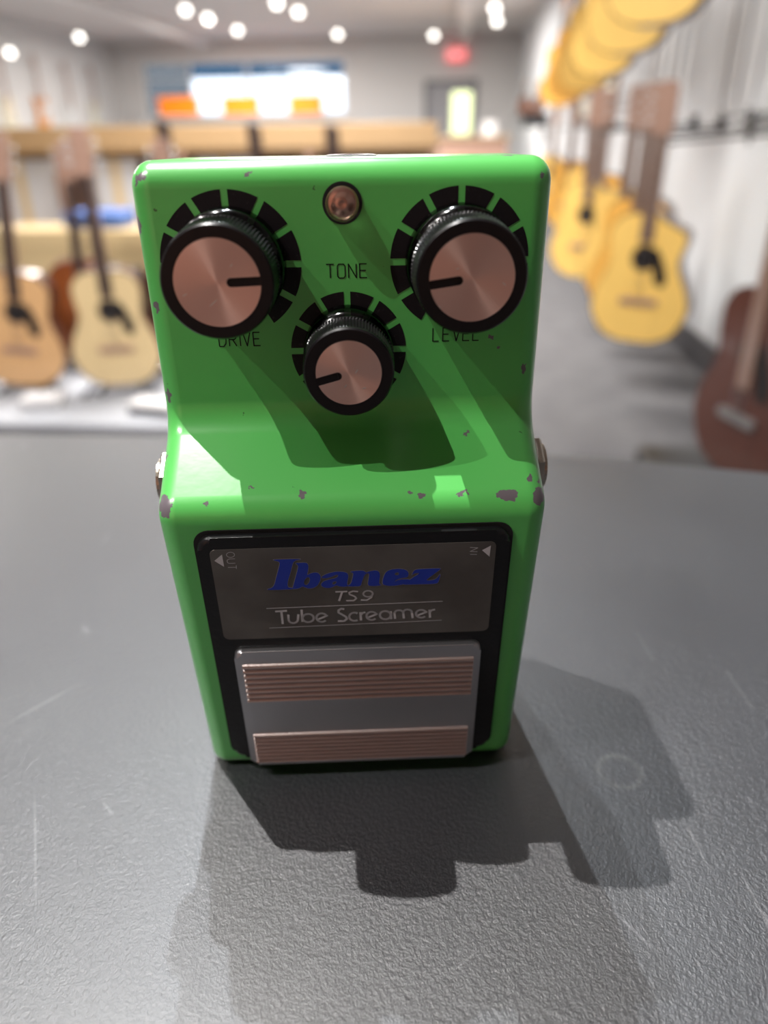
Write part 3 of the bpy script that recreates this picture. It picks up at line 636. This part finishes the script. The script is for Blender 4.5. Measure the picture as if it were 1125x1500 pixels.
word('tone_lettering', text_strokes('TONE', -3.4, 3.65, 25.6, 27.9, .2), m_ink, ped, MP, .05)
word('drive_lettering', text_strokes('DRIVE', -23.1, -15.7, 14.1, 16.5, .2), m_ink, ped, MP, .05)
word('level_lettering', text_strokes('LEVEL', 15.2, 23.7, 14.2, 16.6, .2), m_ink, ped, MP, .05)

# indicator light
m_ledg = mat('clear_led_lens', (.95, .80, .74), .03, trans=1.0, ior=1.5)
m_ledb = mat('rose_led_body', (.62, .42, .35), .2, metal=.8)  # rose tone stands for the brownish reflection in the lens
led = empty('indicator_light', (0, 0, 0)); led.parent = ped
Mk = MP @ Matrix.Translation((-.25, 37.6, 0)); led.matrix_local = Matrix.Translation((SC @ Mk).translation) @ Mk.to_3x3().to_4x4()
bm = bmesh.new(); lathe(bm, [(r*MM, z*MM) for r, z in [(0, .03), (3.3, .03), (3.3, .12), (3.1, .14), (0, .14)]], 48); bmobj('bezel', bm, m_gap, led)
bm = bmesh.new(); lathe(bm, [(r*MM, z*MM) for r, z in [(0, .2), (2.75, .2), (2.75, 1.6)]+[(2.75*math.cos(t*PI/18), 1.6+1.9*math.sin(t*PI/18)) for t in range(1, 9)]+[(0, 3.5)]], 48); bmobj('lens', bm, m_ledg, led, smooth=True)
bm = bmesh.new(); lathe(bm, [(r*MM, z*MM) for r, z in [(0, .25), (2.4, .25), (2.4, .45), (1.5, .5), (1.1, 1.3), (.4, 1.5), (0, 1.2)]], 32); bmobj('reflector_cup', bm, m_ledb, led, smooth=True)

# jacks on the two sides and the power socket on top
def side_jack(sx, z, y):
    root = empty('jack_socket', (sx*35.1*MM, y*MM, z*MM)); root.parent = ped; root.rotation_euler = (0, sx*PI/2, 0)
    bm = bmesh.new(); lathe(bm, [(r*MM, z_*MM) for r, z_ in [(3.2, -.5), (6.6, -.5), (6.6, .9), (6.3, 1.1), (3.2, 1.1), (3.2, -.5)]], 48); bmobj('washer', bm, m_nickel, root, smooth=False)
    bm = bmesh.new(); lathe(bm, [(r*MM, z_*MM) for r, z_ in [(3.2, 1.0), (5.7, 1.0), (5.9, 1.3), (5.9, 2.2), (5.5, 2.6), (3.2, 2.6), (3.2, 1.0)]], 6); bmobj('hex_nut', bm, m_nickel, root)
    bm = bmesh.new(); lathe(bm, [(r*MM, z_*MM) for r, z_ in [(3.4, 2.5), (4.4, 2.5), (4.4, 3.3), (4.2, 3.4), (3.4, 3.4), (3.4, -2), (0, -2)]], 32); bmobj('barrel', bm, m_nickel, root)
side_jack(-1, 66.0, -23.5); side_jack(1, 67.0, -23.5)
bm = bmesh.new(); lathe(bm, [(0, 0), (.0048, 0), (.0048, .0002), (.0044, .0003), (.0028, .0003), (.0028, .0001), (0, .0001)], 36)
o = bmobj('power_socket', bm, m_black, ped); o.location = (1.5*MM, -6*MM, 123.6*MM)

# ------------------------------------------------------------------ guitars
def wood(name, c, k=.75, rough=.3):
    m = mat(name, c, rough, coat=.35); mix_noise(m, tuple(x*k for x in c), c, 9, .3, .7, 3, (14, 14, 1.2)); return m
m_yellow = wood('honey_yellow_spruce', (.95, .62, .17), .9)
m_amber = wood('amber_spruce', (.90, .48, .10), .88)
m_peach = wood('peach_spruce', (.70, .42, .20), .9)
m_palew = wood('pale_spruce', (.72, .55, .30), .9)
m_burst = wood('sunburst_top', (.36, .10, .025), .6)
m_mahog = wood('mahogany_sides', (.08, .03, .02), .6)
m_redb = wood('red_brown_top', (.12, .038, .024), .7)
m_neckw = wood('neck_wood', (.40, .25, .19), .85)
m_fing = mat('dark_fingerboard', (.05, .03, .025), .4)
m_tuner = mat('chrome_tuner', (.45, .45, .45), .5, metal=1)
m_ros = mat('rosette', (.09, .05, .03), .4)
m_string = mat('steel_string', (.55, .55, .55), .3, metal=1)
def spl(pts, n=6):
    out = []
    for i in range(len(pts)-1):
        p0 = pts[max(i-1, 0)]; p1 = pts[i]; p2 = pts[i+1]; p3 = pts[min(i+2, len(pts)-1)]
        for k in range(n):
            t = k/n; out.append(tuple(.5*((2*p1[j])+(-p0[j]+p2[j])*t+(2*p0[j]-5*p1[j]+4*p2[j]-p3[j])*t*t+(-p0[j]+3*p1[j]-3*p2[j]+p3[j])*t**3) for j in (0, 1)))
    out.append(pts[-1]); return out
HALF = [(0, 0), (.08, .006), (.15, .045), (.192, .13), (.180, .21), (.142, .29), (.134, .33), (.143, .39), (.140, .45), (.095, .495), (.03, .505)]
CUT = [(0, 0), (.08, .006), (.15, .045), (.192, .13), (.180, .21), (.142, .29), (.134, .33), (.144, .37), (.152, .41), (.140, .438), (.10, .458), (.06, .478), (.03, .505)]
def acoustic(top, side, cut=True, board=None, low=.395, brm=None, E=.76):
    root = empty('acoustic_guitar', (0, 0, 0))
    rh = spl(CUT if cut else HALF); lh = spl(HALF)
    out = rh + [(-x, z) for x, z in lh[::-1][:-1]]
    def slab(nm, pts, y0, y1, m, parent=root, bev=0.0):
        bm = bmesh.new(); prism(bm, [(x, z) for x, z in pts], y0, y1, bev)
        bmesh.ops.transform(bm, matrix=Matrix(((1, 0, 0, 0), (0, 0, -1, 0), (0, 1, 0, 0), (0, 0, 0, 1))), verts=bm.verts[:])
        return bmobj(nm, bm, m, parent)
    slab('body', out, -.055, .048, side, bev=.003)
    sb_ = slab('soundboard', [(x*.975, z*.975+.006) for x, z in out], .047, .051, top)
    circ = lambda cx, cz, r, n=28: [(cx+r*math.cos(2*PI*k/n), cz+r*math.sin(2*PI*k/n)) for k in range(n)]
    slab('rosette', circ(0, .335, .050), .0505, .0516, m_ros)
    slab('sound_hole', circ(0, .335, .042), .0512, .0520, m_black)
    slab('pickguard', [(.025, .372), (.046, .335), (.036, .30), (.050, .245), (.075, .225), (.096, .245), (.090, .29), (.068, .34), (.045, .375)], .0512, .0524, m_black)
    slab('bridge', rrect(-.075, .075, .155, .182, .01), .0505, .060, brm or m_fing, bev=.002)
    slab('neck', [(-.026, .46), (.026, .46), (.022, E), (-.022, E)], .030, .052, m_neckw)
    slab('fingerboard', [(-.027, low), (.027, low), (.022, E+.005), (-.022, E+.005)], .0525, .058, board or m_fing)
    hd = slab('headstock', [(-.024, E), (-.038, E+.03), (-.036, E+.165), (-.02, E+.18), (.02, E+.18), (.036, E+.165), (.038, E+.03), (.024, E)], .032, .047, m_neckw, bev=.002)
    for sx in (-1, 1):
        for q in range(3):
            bm = bmesh.new(); tube(bm, [(sx*.03, -.040, E+.05+q*.04), (sx*.052, -.040, E+.05+q*.04)], .003, 6); tube(bm, [(sx*.050, -.040, E+.05+q*.04), (sx*.062, -.040, E+.05+q*.04)], .008, 8)
            bmobj('tuning_peg', bm, m_tuner, hd)
    bm = bmesh.new()
    for q in range(6): tube(bm, [((q-2.5)*.009, -.0615, .17), ((q-2.5)*.0068, -.0595, E+.01)], .0006, 4, False)
    st_ = bmobj('strings', bm, m_string, root)
    return root
EB = [(0, 0), (.10, .004), (.155, .05), (.16, .12), (.125, .19), (.12, .24), (.15, .32), (.165, .385), (.150, .405), (.115, .37), (.06, .33), (.03, .335)]
def electric(bodym, guard, neckm, through=None, L_=.93):
    root = empty('electric_guitar', (0, 0, 0))
    rh = spl(EB); lh = spl([(x*.96, z*.97) for x, z in EB]); out = rh + [(-x, z) for x, z in lh[::-1][:-1]]
    def slab(nm, pts, y0, y1, m, parent=root, bev=0.0):
        bm = bmesh.new(); prism(bm, pts, y0, y1, bev)
        bmesh.ops.transform(bm, matrix=Matrix(((1, 0, 0, 0), (0, 0, -1, 0), (0, 1, 0, 0), (0, 0, 0, 1))), verts=bm.verts[:])
        return bmobj(nm, bm, m, parent)
    slab('body', out, -.02, .022, bodym, bev=.006)
    if guard: slab('pickguard', [(-.06, .10), (.09, .09), (.115, .17), (.10, .26), (.11, .34), (.05, .31), (-.05, .33)], .022, .024, guard)
    if through: slab('centre_strip', rrect(-.034, .034, .02, .40, .01), .0215, .0245, through)
    slab('bridge', rrect(-.04, .04, .075, .125, .006), .0235, .034, m_tuner, bev=.002)
    for z in (.17, .26): slab('pickup', rrect(-.042, .042, z, z+.02, .008), .023, .030, m_black)
    slab('neck', [(-.027, .30), (.027, .30), (.021, L_-.17), (-.021, L_-.17)], .018, .034, neckm)
    slab('headstock', [(-.021, L_-.17), (-.04, L_-.13), (-.045, L_-.01), (-.02, L_), (.025, L_-.02), (.03, L_-.13), (.021, L_-.17)], .014, .028, neckm, bev=.002)
    return root
def put(o, a, b, z, turn=0.0, lean=0.0, s=1.0, label=None, cat='guitar', group=None, back=0.0):
    o.location = R(a, b, z); o.rotation_euler = (back, lean, ROOMROT+turn); o.scale = (s, s, s)
    tag(o, label, cat, group); return o

# right wall: hangers on a rail, a low row and a high row
T = -math.radians(27)
low = [(.79, 3.0, .285, 'y'), (.84, 3.45, .30, 'a'), (.86, 3.85, .31, 'y'), (.76, 4.3, .32, 'y'), (.90, 4.8, .33, 'a'), (.90, 5.3, .34, 'y'), (.96, 6.6, .34, 'a'), (1.0, 8.2, .34, 'y')]
high = [(.74, 3.2, 1.41, 'y'), (.80, 4.0, 1.38, 'y'), (.85, 4.9, 1.34, 'y'), (.89, 5.8, 1.30, 'y'), (.93, 6.8, 1.28, 'a'), (.98, 8.0, 1.26, 'a')]
m_rose = mat('rosewood_board', (.20, .13, .10), .35)  # lightened to carry the reflections of the strings
gy = acoustic(m_yellow, m_mahog, board=m_rose, brm=m_neckw); ga = acoustic(m_amber, m_mahog, cut=False, board=m_rose, brm=m_neckw)
used = {'y': False, 'a': False}
LOWL = ['honey yellow cutaway acoustic guitar hanging lowest and nearest on the right wall', 'amber acoustic guitar second in the low row, just behind the nearest yellow one', 'yellow guitar third in the low row, mostly hidden by the two before it',
        'yellow guitar of the low row sticking out to the left of the nearest ones', 'amber guitar fifth in the low row on the right wall', 'yellow guitar sixth in the low row on the right wall',
        'small amber guitar low beside the right edge of the green pedal', 'yellow guitar farthest down the low row of the right wall']
HIGHL = ['yellow acoustic guitar hanging highest, cut by the top edge, nearest of the upper row', 'yellow guitar second along the upper row on the right wall',
         'yellow guitar third along the upper row on the right wall', 'yellow guitar fourth along the upper row on the right wall',
         'yellow guitar fifth along the upper row, over the third low one', 'amber guitar at the far lower end of the upper row']
m_hook = mat('black_hook', (.02, .02, .02), .4)
def hook_obj():
    root = empty('wall_hanger', (0, 0, 0))
    bm = bmesh.new(); tube(bm, [(0, 0, 0), (.46, 0, .03)], .006, 8); bx(bm, .44, .47, -.03, .03, 0, .07, .003); bmobj('arm', bm, m_hook, root)
    bm = bmesh.new(); tube(bm, [(-.04, -.03, .0), (0, 0, 0), (.02, 0, 0)], .006, 6); tube(bm, [(-.04, .035, .0), (0, 0, 0)], .006, 6); bmobj('yoke', bm, m_hook, root)
    return root
HK = {'guitars in the low row on the right wall': ['nearest low yellow guitar', 'second low guitar, the amber one', 'third guitar of the low row', 'low guitar sticking out to the left', 'fifth guitar of the low row', 'sixth guitar of the low row', 'seventh guitar of the low row', 'last guitar of the low row'], 'guitars in the upper row on the right wall': ['nearest guitar of the upper row', 'second guitar of the upper row', 'third guitar of the upper row', 'fourth guitar of the upper row', 'fifth guitar of the upper row', 'last guitar of the upper row']}
hk = hook_obj(); hk_used = False
for rows, labs, grp in ((low, LOWL, 'guitars in the low row on the right wall'), (high, HIGHL, 'guitars in the upper row on the right wall')):
    for (a, b, z, c), lb in zip(rows, labs):
        src = gy if c == 'y' else ga
        g = src if not used[c] else copy_tree(src); used[c] = True
        put(g, a, b, z, T, 0, 1.0, lb, 'guitar', grp)
        h = hk if not hk_used else copy_tree(hk); hk_used = True
        h.location = R(a+.03, b+.06, z+.74); h.rotation_euler = (0, 0, ROOMROT); s_ = (A1-a-.03)/.47; h.scale = (s_, 1, 1)
        tag(h, 'black hanger of the ' + HK[grp][labs.index(lb)], 'hook', 'wall hangers on the right wall')
# black rail with hooks on the near right wall
rl = empty('display_rail', R(A1, 0, 1.12), ROOMROT, 'black horizontal display rail with hooks above the white board, right edge', 'rail')
bm = bmesh.new()
for z in (0, -.045): tube(bm, [(-.04, 1.2, z), (-.04, 3.6, z)], .008, 8)
for k in range(8): tube(bm, [(-.04, 1.3+k*.3, -.11), (-.04, 1.3+k*.3, .02)], .006, 6)
bmobj('bar', bm, m_hook, rl)
for k in range(8):
    bm = bmesh.new(); tube(bm, [(0, 1.3+k*.3, 0), (-.16, 1.3+k*.3, -.01), (-.17, 1.3+k*.3, .02)], .005, 6); bmobj('hook', bm, m_hook, rl)
# white board under the rail
m_board = mat('white_board', (.64, .67, .69), .4)
wb = empty('wall_board', R(A1-.02, 2.4, 0), ROOMROT, 'large plain white board on the right wall under the black rail', 'board')
box('panel', -.015, .015, -1.6, 1.25, .18, 1.03, m_board, wb, bev=.003); box('edge_trim', -.02, .018, -1.6, 1.25, 1.03, 1.05, m_trimw, wb)
# pale framed poster on the right wall farther back
m_poster = mat('pale_yellow_poster', (.80, .80, .66), .5)
po = empty('framed_poster', R(A1, 7.6, 1.55), ROOMROT, 'pale yellow poster in a brown frame on the right wall below the upper guitars', 'poster')
box('frame', -.03, -.001, -1.0, 1.0, -.42, .36, m_neckw, po, bev=.004); box('print', -.034, -.03, -.93, .93, -.37, .31, m_poster, po)
# dark floor-standing guitar by the table, right edge
e1 = acoustic(m_redb, m_mahog, cut=False, board=m_neckw, low=.25, brm=m_tuner)
put(e1, .845, 1.82, .21, -math.radians(72), 0, 1.0, 'dark red-brown acoustic guitar with a pale bridge at the lower right edge', 'guitar')
def stand(a, b, turn, label, s=1.0, z0=0.0, c=.046):
    root = empty('guitar_stand', R(a, b, z0), ROOMROT+turn, label, 'stand', 'guitar stands on the floor')
    bm = bmesh.new()
    tube(bm, [(-.16*s, -.10, .008), (-.05*s, .10, .16), (0, .12, .42)], .008, 8); tube(bm, [(.16*s, -.10, .008), (.05*s, .10, .16), (0, .12, .42)], .008, 8); tube(bm, [(0, .30, .008), (0, .12, .30)], .008, 8)
    bmobj('frame', bm, m_hook, root)
    bm = bmesh.new()
    for sx in (-1, 1): tube(bm, [(sx*.09*s, .10, .15), (sx*.09*s, .07, c-.009), (sx*.09*s, -.11, c-.009), (sx*.09*s, -.125, c+.015)], .009, 8)
    bmobj('cradle', bm, m_hook, root)
    return root
box('floor_box', -.2, .2, -.2, .2, 0, .208, m_black, None, bev=.01).location = R(.80, 1.82, 0)
o = bpy.data.objects['floor_box']; o.rotation_euler = (0, 0, ROOMROT); tag(o, 'black low box under the dark red-brown guitar at lower right', 'box')

# left: acoustic guitars standing in front of the wooden display counter
g = put(acoustic(m_peach, m_mahog, cut=False, E=.86, brm=m_neckw), -1.93, 3.0, .055, math.radians(12), math.radians(7), 1.0, 'peach topped acoustic guitar on the far left, cut by the left edge', group='guitars standing before the wooden counter')
g = put(acoustic(m_palew, m_mahog, cut=False, E=.86, brm=m_neckw), -1.46, 3.0, .065, math.radians(12), 0, 1.0, 'pale spruce acoustic guitar between the sunburst one and the green pedal', group='guitars standing before the wooden counter')
g = put(acoustic(m_burst, m_redb, cut=False, E=.86), -1.80, 3.38, .06, math.radians(25), math.radians(4), .96, 'dark orange sunburst guitar behind and between the two pale acoustic guitars', group='guitars standing before the wooden counter')
g = put(acoustic(m_mahog, m_mahog, cut=False, E=.86), -1.27, 3.36, .06, math.radians(10), 0, .96, 'dark mahogany acoustic guitar half hidden behind the pale one near the pedal', group='guitars standing before the wooden counter')
stand(-1.93, 3.0, .2, 'black stand under the peach topped guitar at far left', z0=.03, c=.026); stand(-1.46, 3.0, .2, 'black stand under the pale spruce guitar', z0=.03, c=.035); stand(-1.80, 3.38, .4, 'black stand under the sunburst guitar', z0=.03, c=.03); stand(-1.27, 3.36, .2, 'black stand under the dark mahogany guitar', z0=.03, c=.03)
for a, z, t_, lb in ((-1.47, .08, 0, 'black headstock guitar standing behind the top left corner of the pedal'), (-1.0, .06, .1, 'dark guitar whose headstock shows below the middle orange box'), (-.6, .05, 0, 'dark guitar whose headstock shows right of the bright window')):
    put(electric(m_black, m_trimw, m_fing, L_=1.06), a, 4.0, z, t_, 0, 1.0, lb, group='dark guitars behind the pedal')
    stand(a, 4.02, t_, 'black stand under the ' + lb[:48].split(' whose')[0] + {-1.47: '', -1.0: ' in the middle', -.6: ' at the right'}[a], .9, 0, z)

# wooden display counter
m_tan = wood('tan_counter_wood', (.44, .29, .15), .88, .45)
m_paper = mat('white_card', (.62, .62, .63), .6)
m_brownin = mat('dark_brown_interior', (.10, .055, .04), .6)
ct = empty('display_counter', R(0, 4.9, 0), ROOMROT, 'long tan wooden display counter across the left side behind the guitars', 'counter')
box('header_board', -3.4, -.1, 0, .04, .985, 1.12, m_tan, ct, bev=.004)
box('counter_top', -3.4, -.1, .04, .60, .95, .985, m_tan, ct, bev=.004)
box('back_panel', -3.4, -.1, .56, .60, .02, .95, m_brownin, ct)
box('lower_shelf', -3.4, -.1, .02, .56, .50, .53, m_tan, ct, bev=.003)
box('lower_fascia', -3.4, -.1, -.02, .02, .28, .50, m_tan, ct, bev=.003)
box('plinth', -3.4, -.1, .04, .56, 0, .10, m_brownin, ct)
for a in (-3.4, -2.57, -1.74, -.92, -.14): box('upright', a, a+.04, .0, .58, .0, .97, m_neckw, ct, bev=.002)
for a0, a1, z0, z1, lb in ((-3.1, -2.62, .66, .93, 'wide white card carton on the counter shelf at far left'), (-2.35, -2.05, .60, .93, 'white card carton on the counter shelf next to the upright'), (-1.66, -1.30, .55, .93, 'tall white card carton on the counter shelf beside the pedal')):
    c = empty('card_carton', R((a0+a1)/2, 5.1, .53), ROOMROT, lb, 'carton', 'white cartons on the counter shelf')
    box('carton_body', -(a1-a0)/2, (a1-a0)/2, -.12, .12, 0, z1-.53, m_paper, c, bev=.004); box('packing_tape', -.03, .03, -.1215, .1215, 0, z1-.529, m_palew, c)
# tan bench in front with a blue box and amplifiers
bn = empty('wooden_bench', R(-2.28, 4.25, 0), ROOMROT, 'low pale wooden bench behind the two pale acoustic guitars', 'bench')
box('seat', -.75, .62, -.18, .18, .50, .60, m_palew, bn, bev=.006); box('front_rail', -.72, .59, -.17, -.14, .36, .50, m_palew, bn)
for sx in (-.72, .54):
    for sy in (-.16, .10): box('leg', sx, sx+.06, sy, sy+.06, 0, .50, m_palew, bn, bev=.003)
m_bluef = mat('blue_fabric', (.06, .12, .32), .7)
c = empty('blue_case', R(-2.02, 4.25, .60), ROOMROT, 'small blue case lying on the low wooden bench', 'case'); box('case_body', -.17, .17, -.12, .12, 0, .09, m_bluef, c, bev=.02, seg=3, smooth=True); bm = bmesh.new(); tube(bm, [(-.05, -.12, .05), (-.04, -.15, .05), (.04, -.15, .05), (.05, -.12, .05)], .008, 6); bmobj('handle', bm, m_black, c)
c = empty('black_case', R(-1.62, 4.25, .60), ROOMROT, 'small black case on the bench right of the blue one', 'case'); box('case_body', -.12, .12, -.12, .12, 0, .12, m_black, c, bev=.015); bm = bmesh.new(); tube(bm, [(-.04, -.12, .06), (-.03, -.15, .06), (.03, -.15, .06), (.04, -.12, .06)], .008, 6); bmobj('handle', bm, m_dark, c)
m_grille = mat('dark_grille_cloth', (.03, .03, .03), .9)
def amp(a, b, w, h, label, turn=0):
    c = empty('combo_amplifier', R(a, b, 0), ROOMROT+turn, label, 'amplifier', 'black amplifiers on the floor')
    box('cabinet', -w/2, w/2, -.12, .14, .012, h, m_black, c, bev=.008); box('grille', -w/2+.02, w/2-.02, -.124, -.118, .03, h*.76, m_grille, c); box('control_panel', -w/2+.02, w/2-.02, -.125, -.118, h*.80, h-.02, m_tuner, c)
    bm = bmesh.new(); tube(bm, [(-.08, 0, h), (-.07, 0, h+.03), (.07, 0, h+.03), (.08, 0, h)], .009, 8); bmobj('handle', bm, m_black, c)
    for sx in (-1, 1):
        for sy in (-.08, .1): box('foot', sx*(w/2-.05)-.015, sx*(w/2-.05)+.015, sy-.015, sy+.015, 0, .013, m_grille, c)
amp(-1.86, 3.85, .34, .42, 'black combo amplifier behind the sunburst guitar under the bench'); amp(-1.35, 4.45, .40, .42, 'black combo amplifier behind the pale guitar beside the pedal')
# white low platform and cartons on the floor at left
m_plat = mat('white_platform', (.40, .42, .46), .6)
c = room_box('display_platform', -2.9, -.9, 2.55, 3.7, 0, .03, m_plat, bev=.006); tag(c, 'low pale platform on the floor the left guitars stand on', 'platform')
def flatbox(a, b, w, d, h, m, label, turn=0, z=.03):
    c = empty('pedal_carton', R(a, b, z), ROOMROT+turn, label, 'carton', 'small cartons on the pale platform'); box('carton_body', -w/2, w/2, -d/2, d/2, 0, h, m, c, bev=.003); box('lid', -w/2-.002, w/2+.002, -d/2-.002, d/2+.002, h*.7, h+.002, m_paper, c)
flatbox(-1.72, 2.75, .16, .12, .05, m_paper, 'small white carton on the platform below the peach guitar', .2)
flatbox(-1.20, 2.72, .22, .12, .045, m_dark, 'small dark carton with a white lid on the platform near the pedal', -.2)

# left wall: a row of hung electric guitars
m_cream = mat('cream_lacquer', (.78, .74, .58), .25, coat=.5); m_whiteg = mat('white_lacquer', (.82, .83, .82), .25, coat=.5); m_yel = mat('yellow_lacquer', (.75, .50, .08), .25, coat=.5); m_teal = mat('pale_green_lacquer', (.50, .66, .55), .25, coat=.5); m_org = mat('orange_lacquer', (.75, .30, .06), .25, coat=.5)
cols = [(m_whiteg, 'white'), (m_yel, 'yellow'), (m_cream, 'cream'), (m_teal, 'pale green'), (m_cream, 'cream'), (m_org, 'orange'), (m_whiteg, 'white'), (m_cream, 'cream')]
pos = ['nearest', 'second', 'third', 'fourth', 'fifth', 'sixth', 'seventh', 'farthest']
for i, (mm_, cn) in enumerate(cols):
    put(electric(mm_, m_trimw if i % 2 else None, m_neckw), A0+.06, 8.8+i*1.15, 1.15+.02*(i % 3), math.radians(90), 0, 1.25, cn+' electric guitar hung on the left wall, '+pos[i]+' of the row', group='electric guitars on the left wall')
    h = empty('wall_hook', R(A0, 8.8+i*1.15, 2.22), ROOMROT, 'black hook over the '+pos[i]+' electric guitar on the left wall', 'hook', 'hooks on the left wall')
    bm = bmesh.new(); tube(bm, [(0, 0, 0), (.07, 0, 0), (.09, 0, .03)], .008, 6); bmobj('arm', bm, m_hook, h)

# far shelving under the window with three orange boxes on it
m_or = mat('bright_orange_card', (1.0, .24, .0), .5)
sh = empty('shelving_unit', R(-4.6, 17.2, 0), ROOMROT, 'white shelving unit below the far window', 'shelf')
for z in (0.02, .35, .70, 1.05, 1.37): box('shelf_board', -2.0, 2.0, -.2, .2, z, z+.03, m_paper, sh)
box('side_panel', -2.03, -2.0, -.2, .2, 0, 1.40, m_paper, sh); box('side_panel', 2.0, 2.03, -.2, .2, 0, 1.40, m_paper, sh); box('back_panel', -2, 2, .19, .2, 0, 1.40, m_wall, sh)
for a, w_, lb in ((-5.82, .80, 'left bright orange box on the shelving in front of the window'), (-4.50, .74, 'middle bright orange box on the shelving in front of the window'), (-3.12, .68, 'right bright orange box on the shelving in front of the window')):
    c = empty('orange_box', R(a, 17.1, 1.40), ROOMROT, lb, 'box', 'orange boxes on the shelving'); box('carton_body', -w_/2, w_/2, -.12, .12, 0, .34, m_or, c, bev=.01); box('lid', -w_/2-.004, w_/2+.004, -.124, .124, .28, .345, m_or, c)
# sales counter at the back
sc_ = empty('sales_counter', R(-.3, 14.0, 0), ROOMROT, 'brown sales counter at the back of the shop right of the window', 'counter')
box('counter_top', -1.5, 1.2, -.35, .35, .93, .97, m_tan, sc_, bev=.004); box('front_panel', -1.45, 1.15, -.3, .3, 0, .93, m_neckw, sc_)
for i, (a, mm_, cn) in enumerate(((-1.3, m_burst, 'brown'), (-.95, m_org, 'orange'), (-.6, m_paper, 'white'), (.55, m_paper, 'pale'))):
    c = empty('countertop_box', R(a, 13.95, .97), ROOMROT, cn+' box on the brown sales counter at the back of the shop', 'box', 'boxes on the sales counter'); box('carton_body', -.11, .11, -.1, .1, 0, .16+.02*i, mm_, c, bev=.004); box('lid', -.113, .113, -.103, .103, .12+.02*i, .162+.02*i, mm_, c)
# exit sign
m_exit = mat('red_exit_sign', (.7, .03, .03), .4, emit=(1, .10, .11), es=.9); m_exl = mat('exit_letters', (.9, .8, .8), .4, emit=(1, .6, .6), es=1.0)
ex = empty('exit_sign', R(-.05, B1-.12, 2.36), ROOMROT, 'red exit sign on the far wall above the door', 'sign')
box('housing', -.21, .21, -.04, .04, 0, .22, m_exit, ex, bev=.01)
bm = bmesh.new()
for pts, w_ in text_strokes('EXIT', -.18, .18, .06, .18, .026): ribbon(bm, pts, w_, 0)
bmesh.ops.transform(bm, matrix=Matrix(((1, 0, 0, 0), (0, 0, 0, -.043), (0, 1, 0, 0), (0, 0, 0, 1))), verts=bm.verts[:]); bmobj('lettering', bm, m_exl, ex)
box('bracket', -.03, .03, .04, .125, .08, .16, m_dark, ex)
# small instruments on a dark shelf, far right
usz = empty('instrument_shelf', R(A1, 12.0, 1.22), ROOMROT, 'dark shelf on the far right wall carrying four small red-brown ukuleles', 'shelf')
box('board', -.42, 0, -.5, .5, 0, .04, m_dark, usz, bev=.004)
for s in (-.35, .35): box('bracket', -.3, 0, s-.015, s+.015, -.12, 0, m_dark, usz)
u0 = acoustic(m_burst, m_mahog, cut=False); u0.name = 'ukulele'
for i, (da, db) in enumerate(((-.32, -.3), (-.14, -.28), (-.30, .12), (-.12, .15))):
    g = u0 if i == 0 else copy_tree(u0)
    put(g, A1+da, 12+db, 1.262, -.3, 0, .42, 'small red-brown ukulele '+('at the front left', 'at the front right', 'at the back left', 'at the back right')[i]+' of the dark shelf', 'ukulele', 'ukuleles on the dark shelf')

# track lamps on the far part of the ceiling
m_bulb = mat('lamp_glass', (1, 1, 1), .3, emit=(1, .95, .87), es=6)
m_lampw = mat('white_lamp_housing', (.7, .7, .7), .4)
def track_lamp(a, b, z, label, s=1.0):
    c = empty('spot_lamp', R(a, b, z), ROOMROT, label, 'lamp', 'spot lamps on the ceiling')
    bm = bmesh.new(); lathe(bm, [(0, .16), (.03, .16), (.045*s, .12), (.07*s, .0), (.066*s, .0), (.04*s, .10), (0, .10)], 24)
    bmesh.ops.rotate(bm, cent=(0, 0, 0), matrix=Matrix.Rotation(-.9, 3, 'X'), verts=bm.verts[:]); bmobj('shade', bm, m_lampw, c, smooth=True)
    bm = bmesh.new(); lathe(bm, [(0, .012), (.064*s, .008), (.064*s, .016), (0, .022)], 24)
    bmesh.ops.rotate(bm, cent=(0, 0, 0), matrix=Matrix.Rotation(-.9, 3, 'X'), verts=bm.verts[:]); bmobj('bulb', bm, m_bulb, c)
    bm = bmesh.new(); tube(bm, [(0, .10, .08), (0, .10, CH-z)], .008, 6); bmobj('stem', bm, m_lampw, c)
lamps = [(-4.25, 13.3, 'leftmost top lamp of the row over the window'), (-4.2, 14.3, 'second lamp of the row over the window'), (-4.15, 16.0, 'brightest lamp above the left part of the window'), (-2.72, 12.9, 'lamp cut by the top edge above the window'), (-2.58, 13.85, 'upper lamp above the right part of the window'), (-2.4, 17.0, 'warm lamp above the right end of the window'),
         (-.52, 17.6, 'lamp left of the exit sign'), (.55, 14.0, 'top lamp right of the exit sign'), (.66, 15.6, 'lower lamp right of the exit sign'), (-6.8, 15.0, 'lamp over the far left corner'), (-7.3, 13.4, 'lamp at the left edge of the picture')]
for a, b, lb in lamps: track_lamp(a, b, {-7.3: 2.27, -6.8: 2.62}.get(a, CH-.08), lb, 1.0)
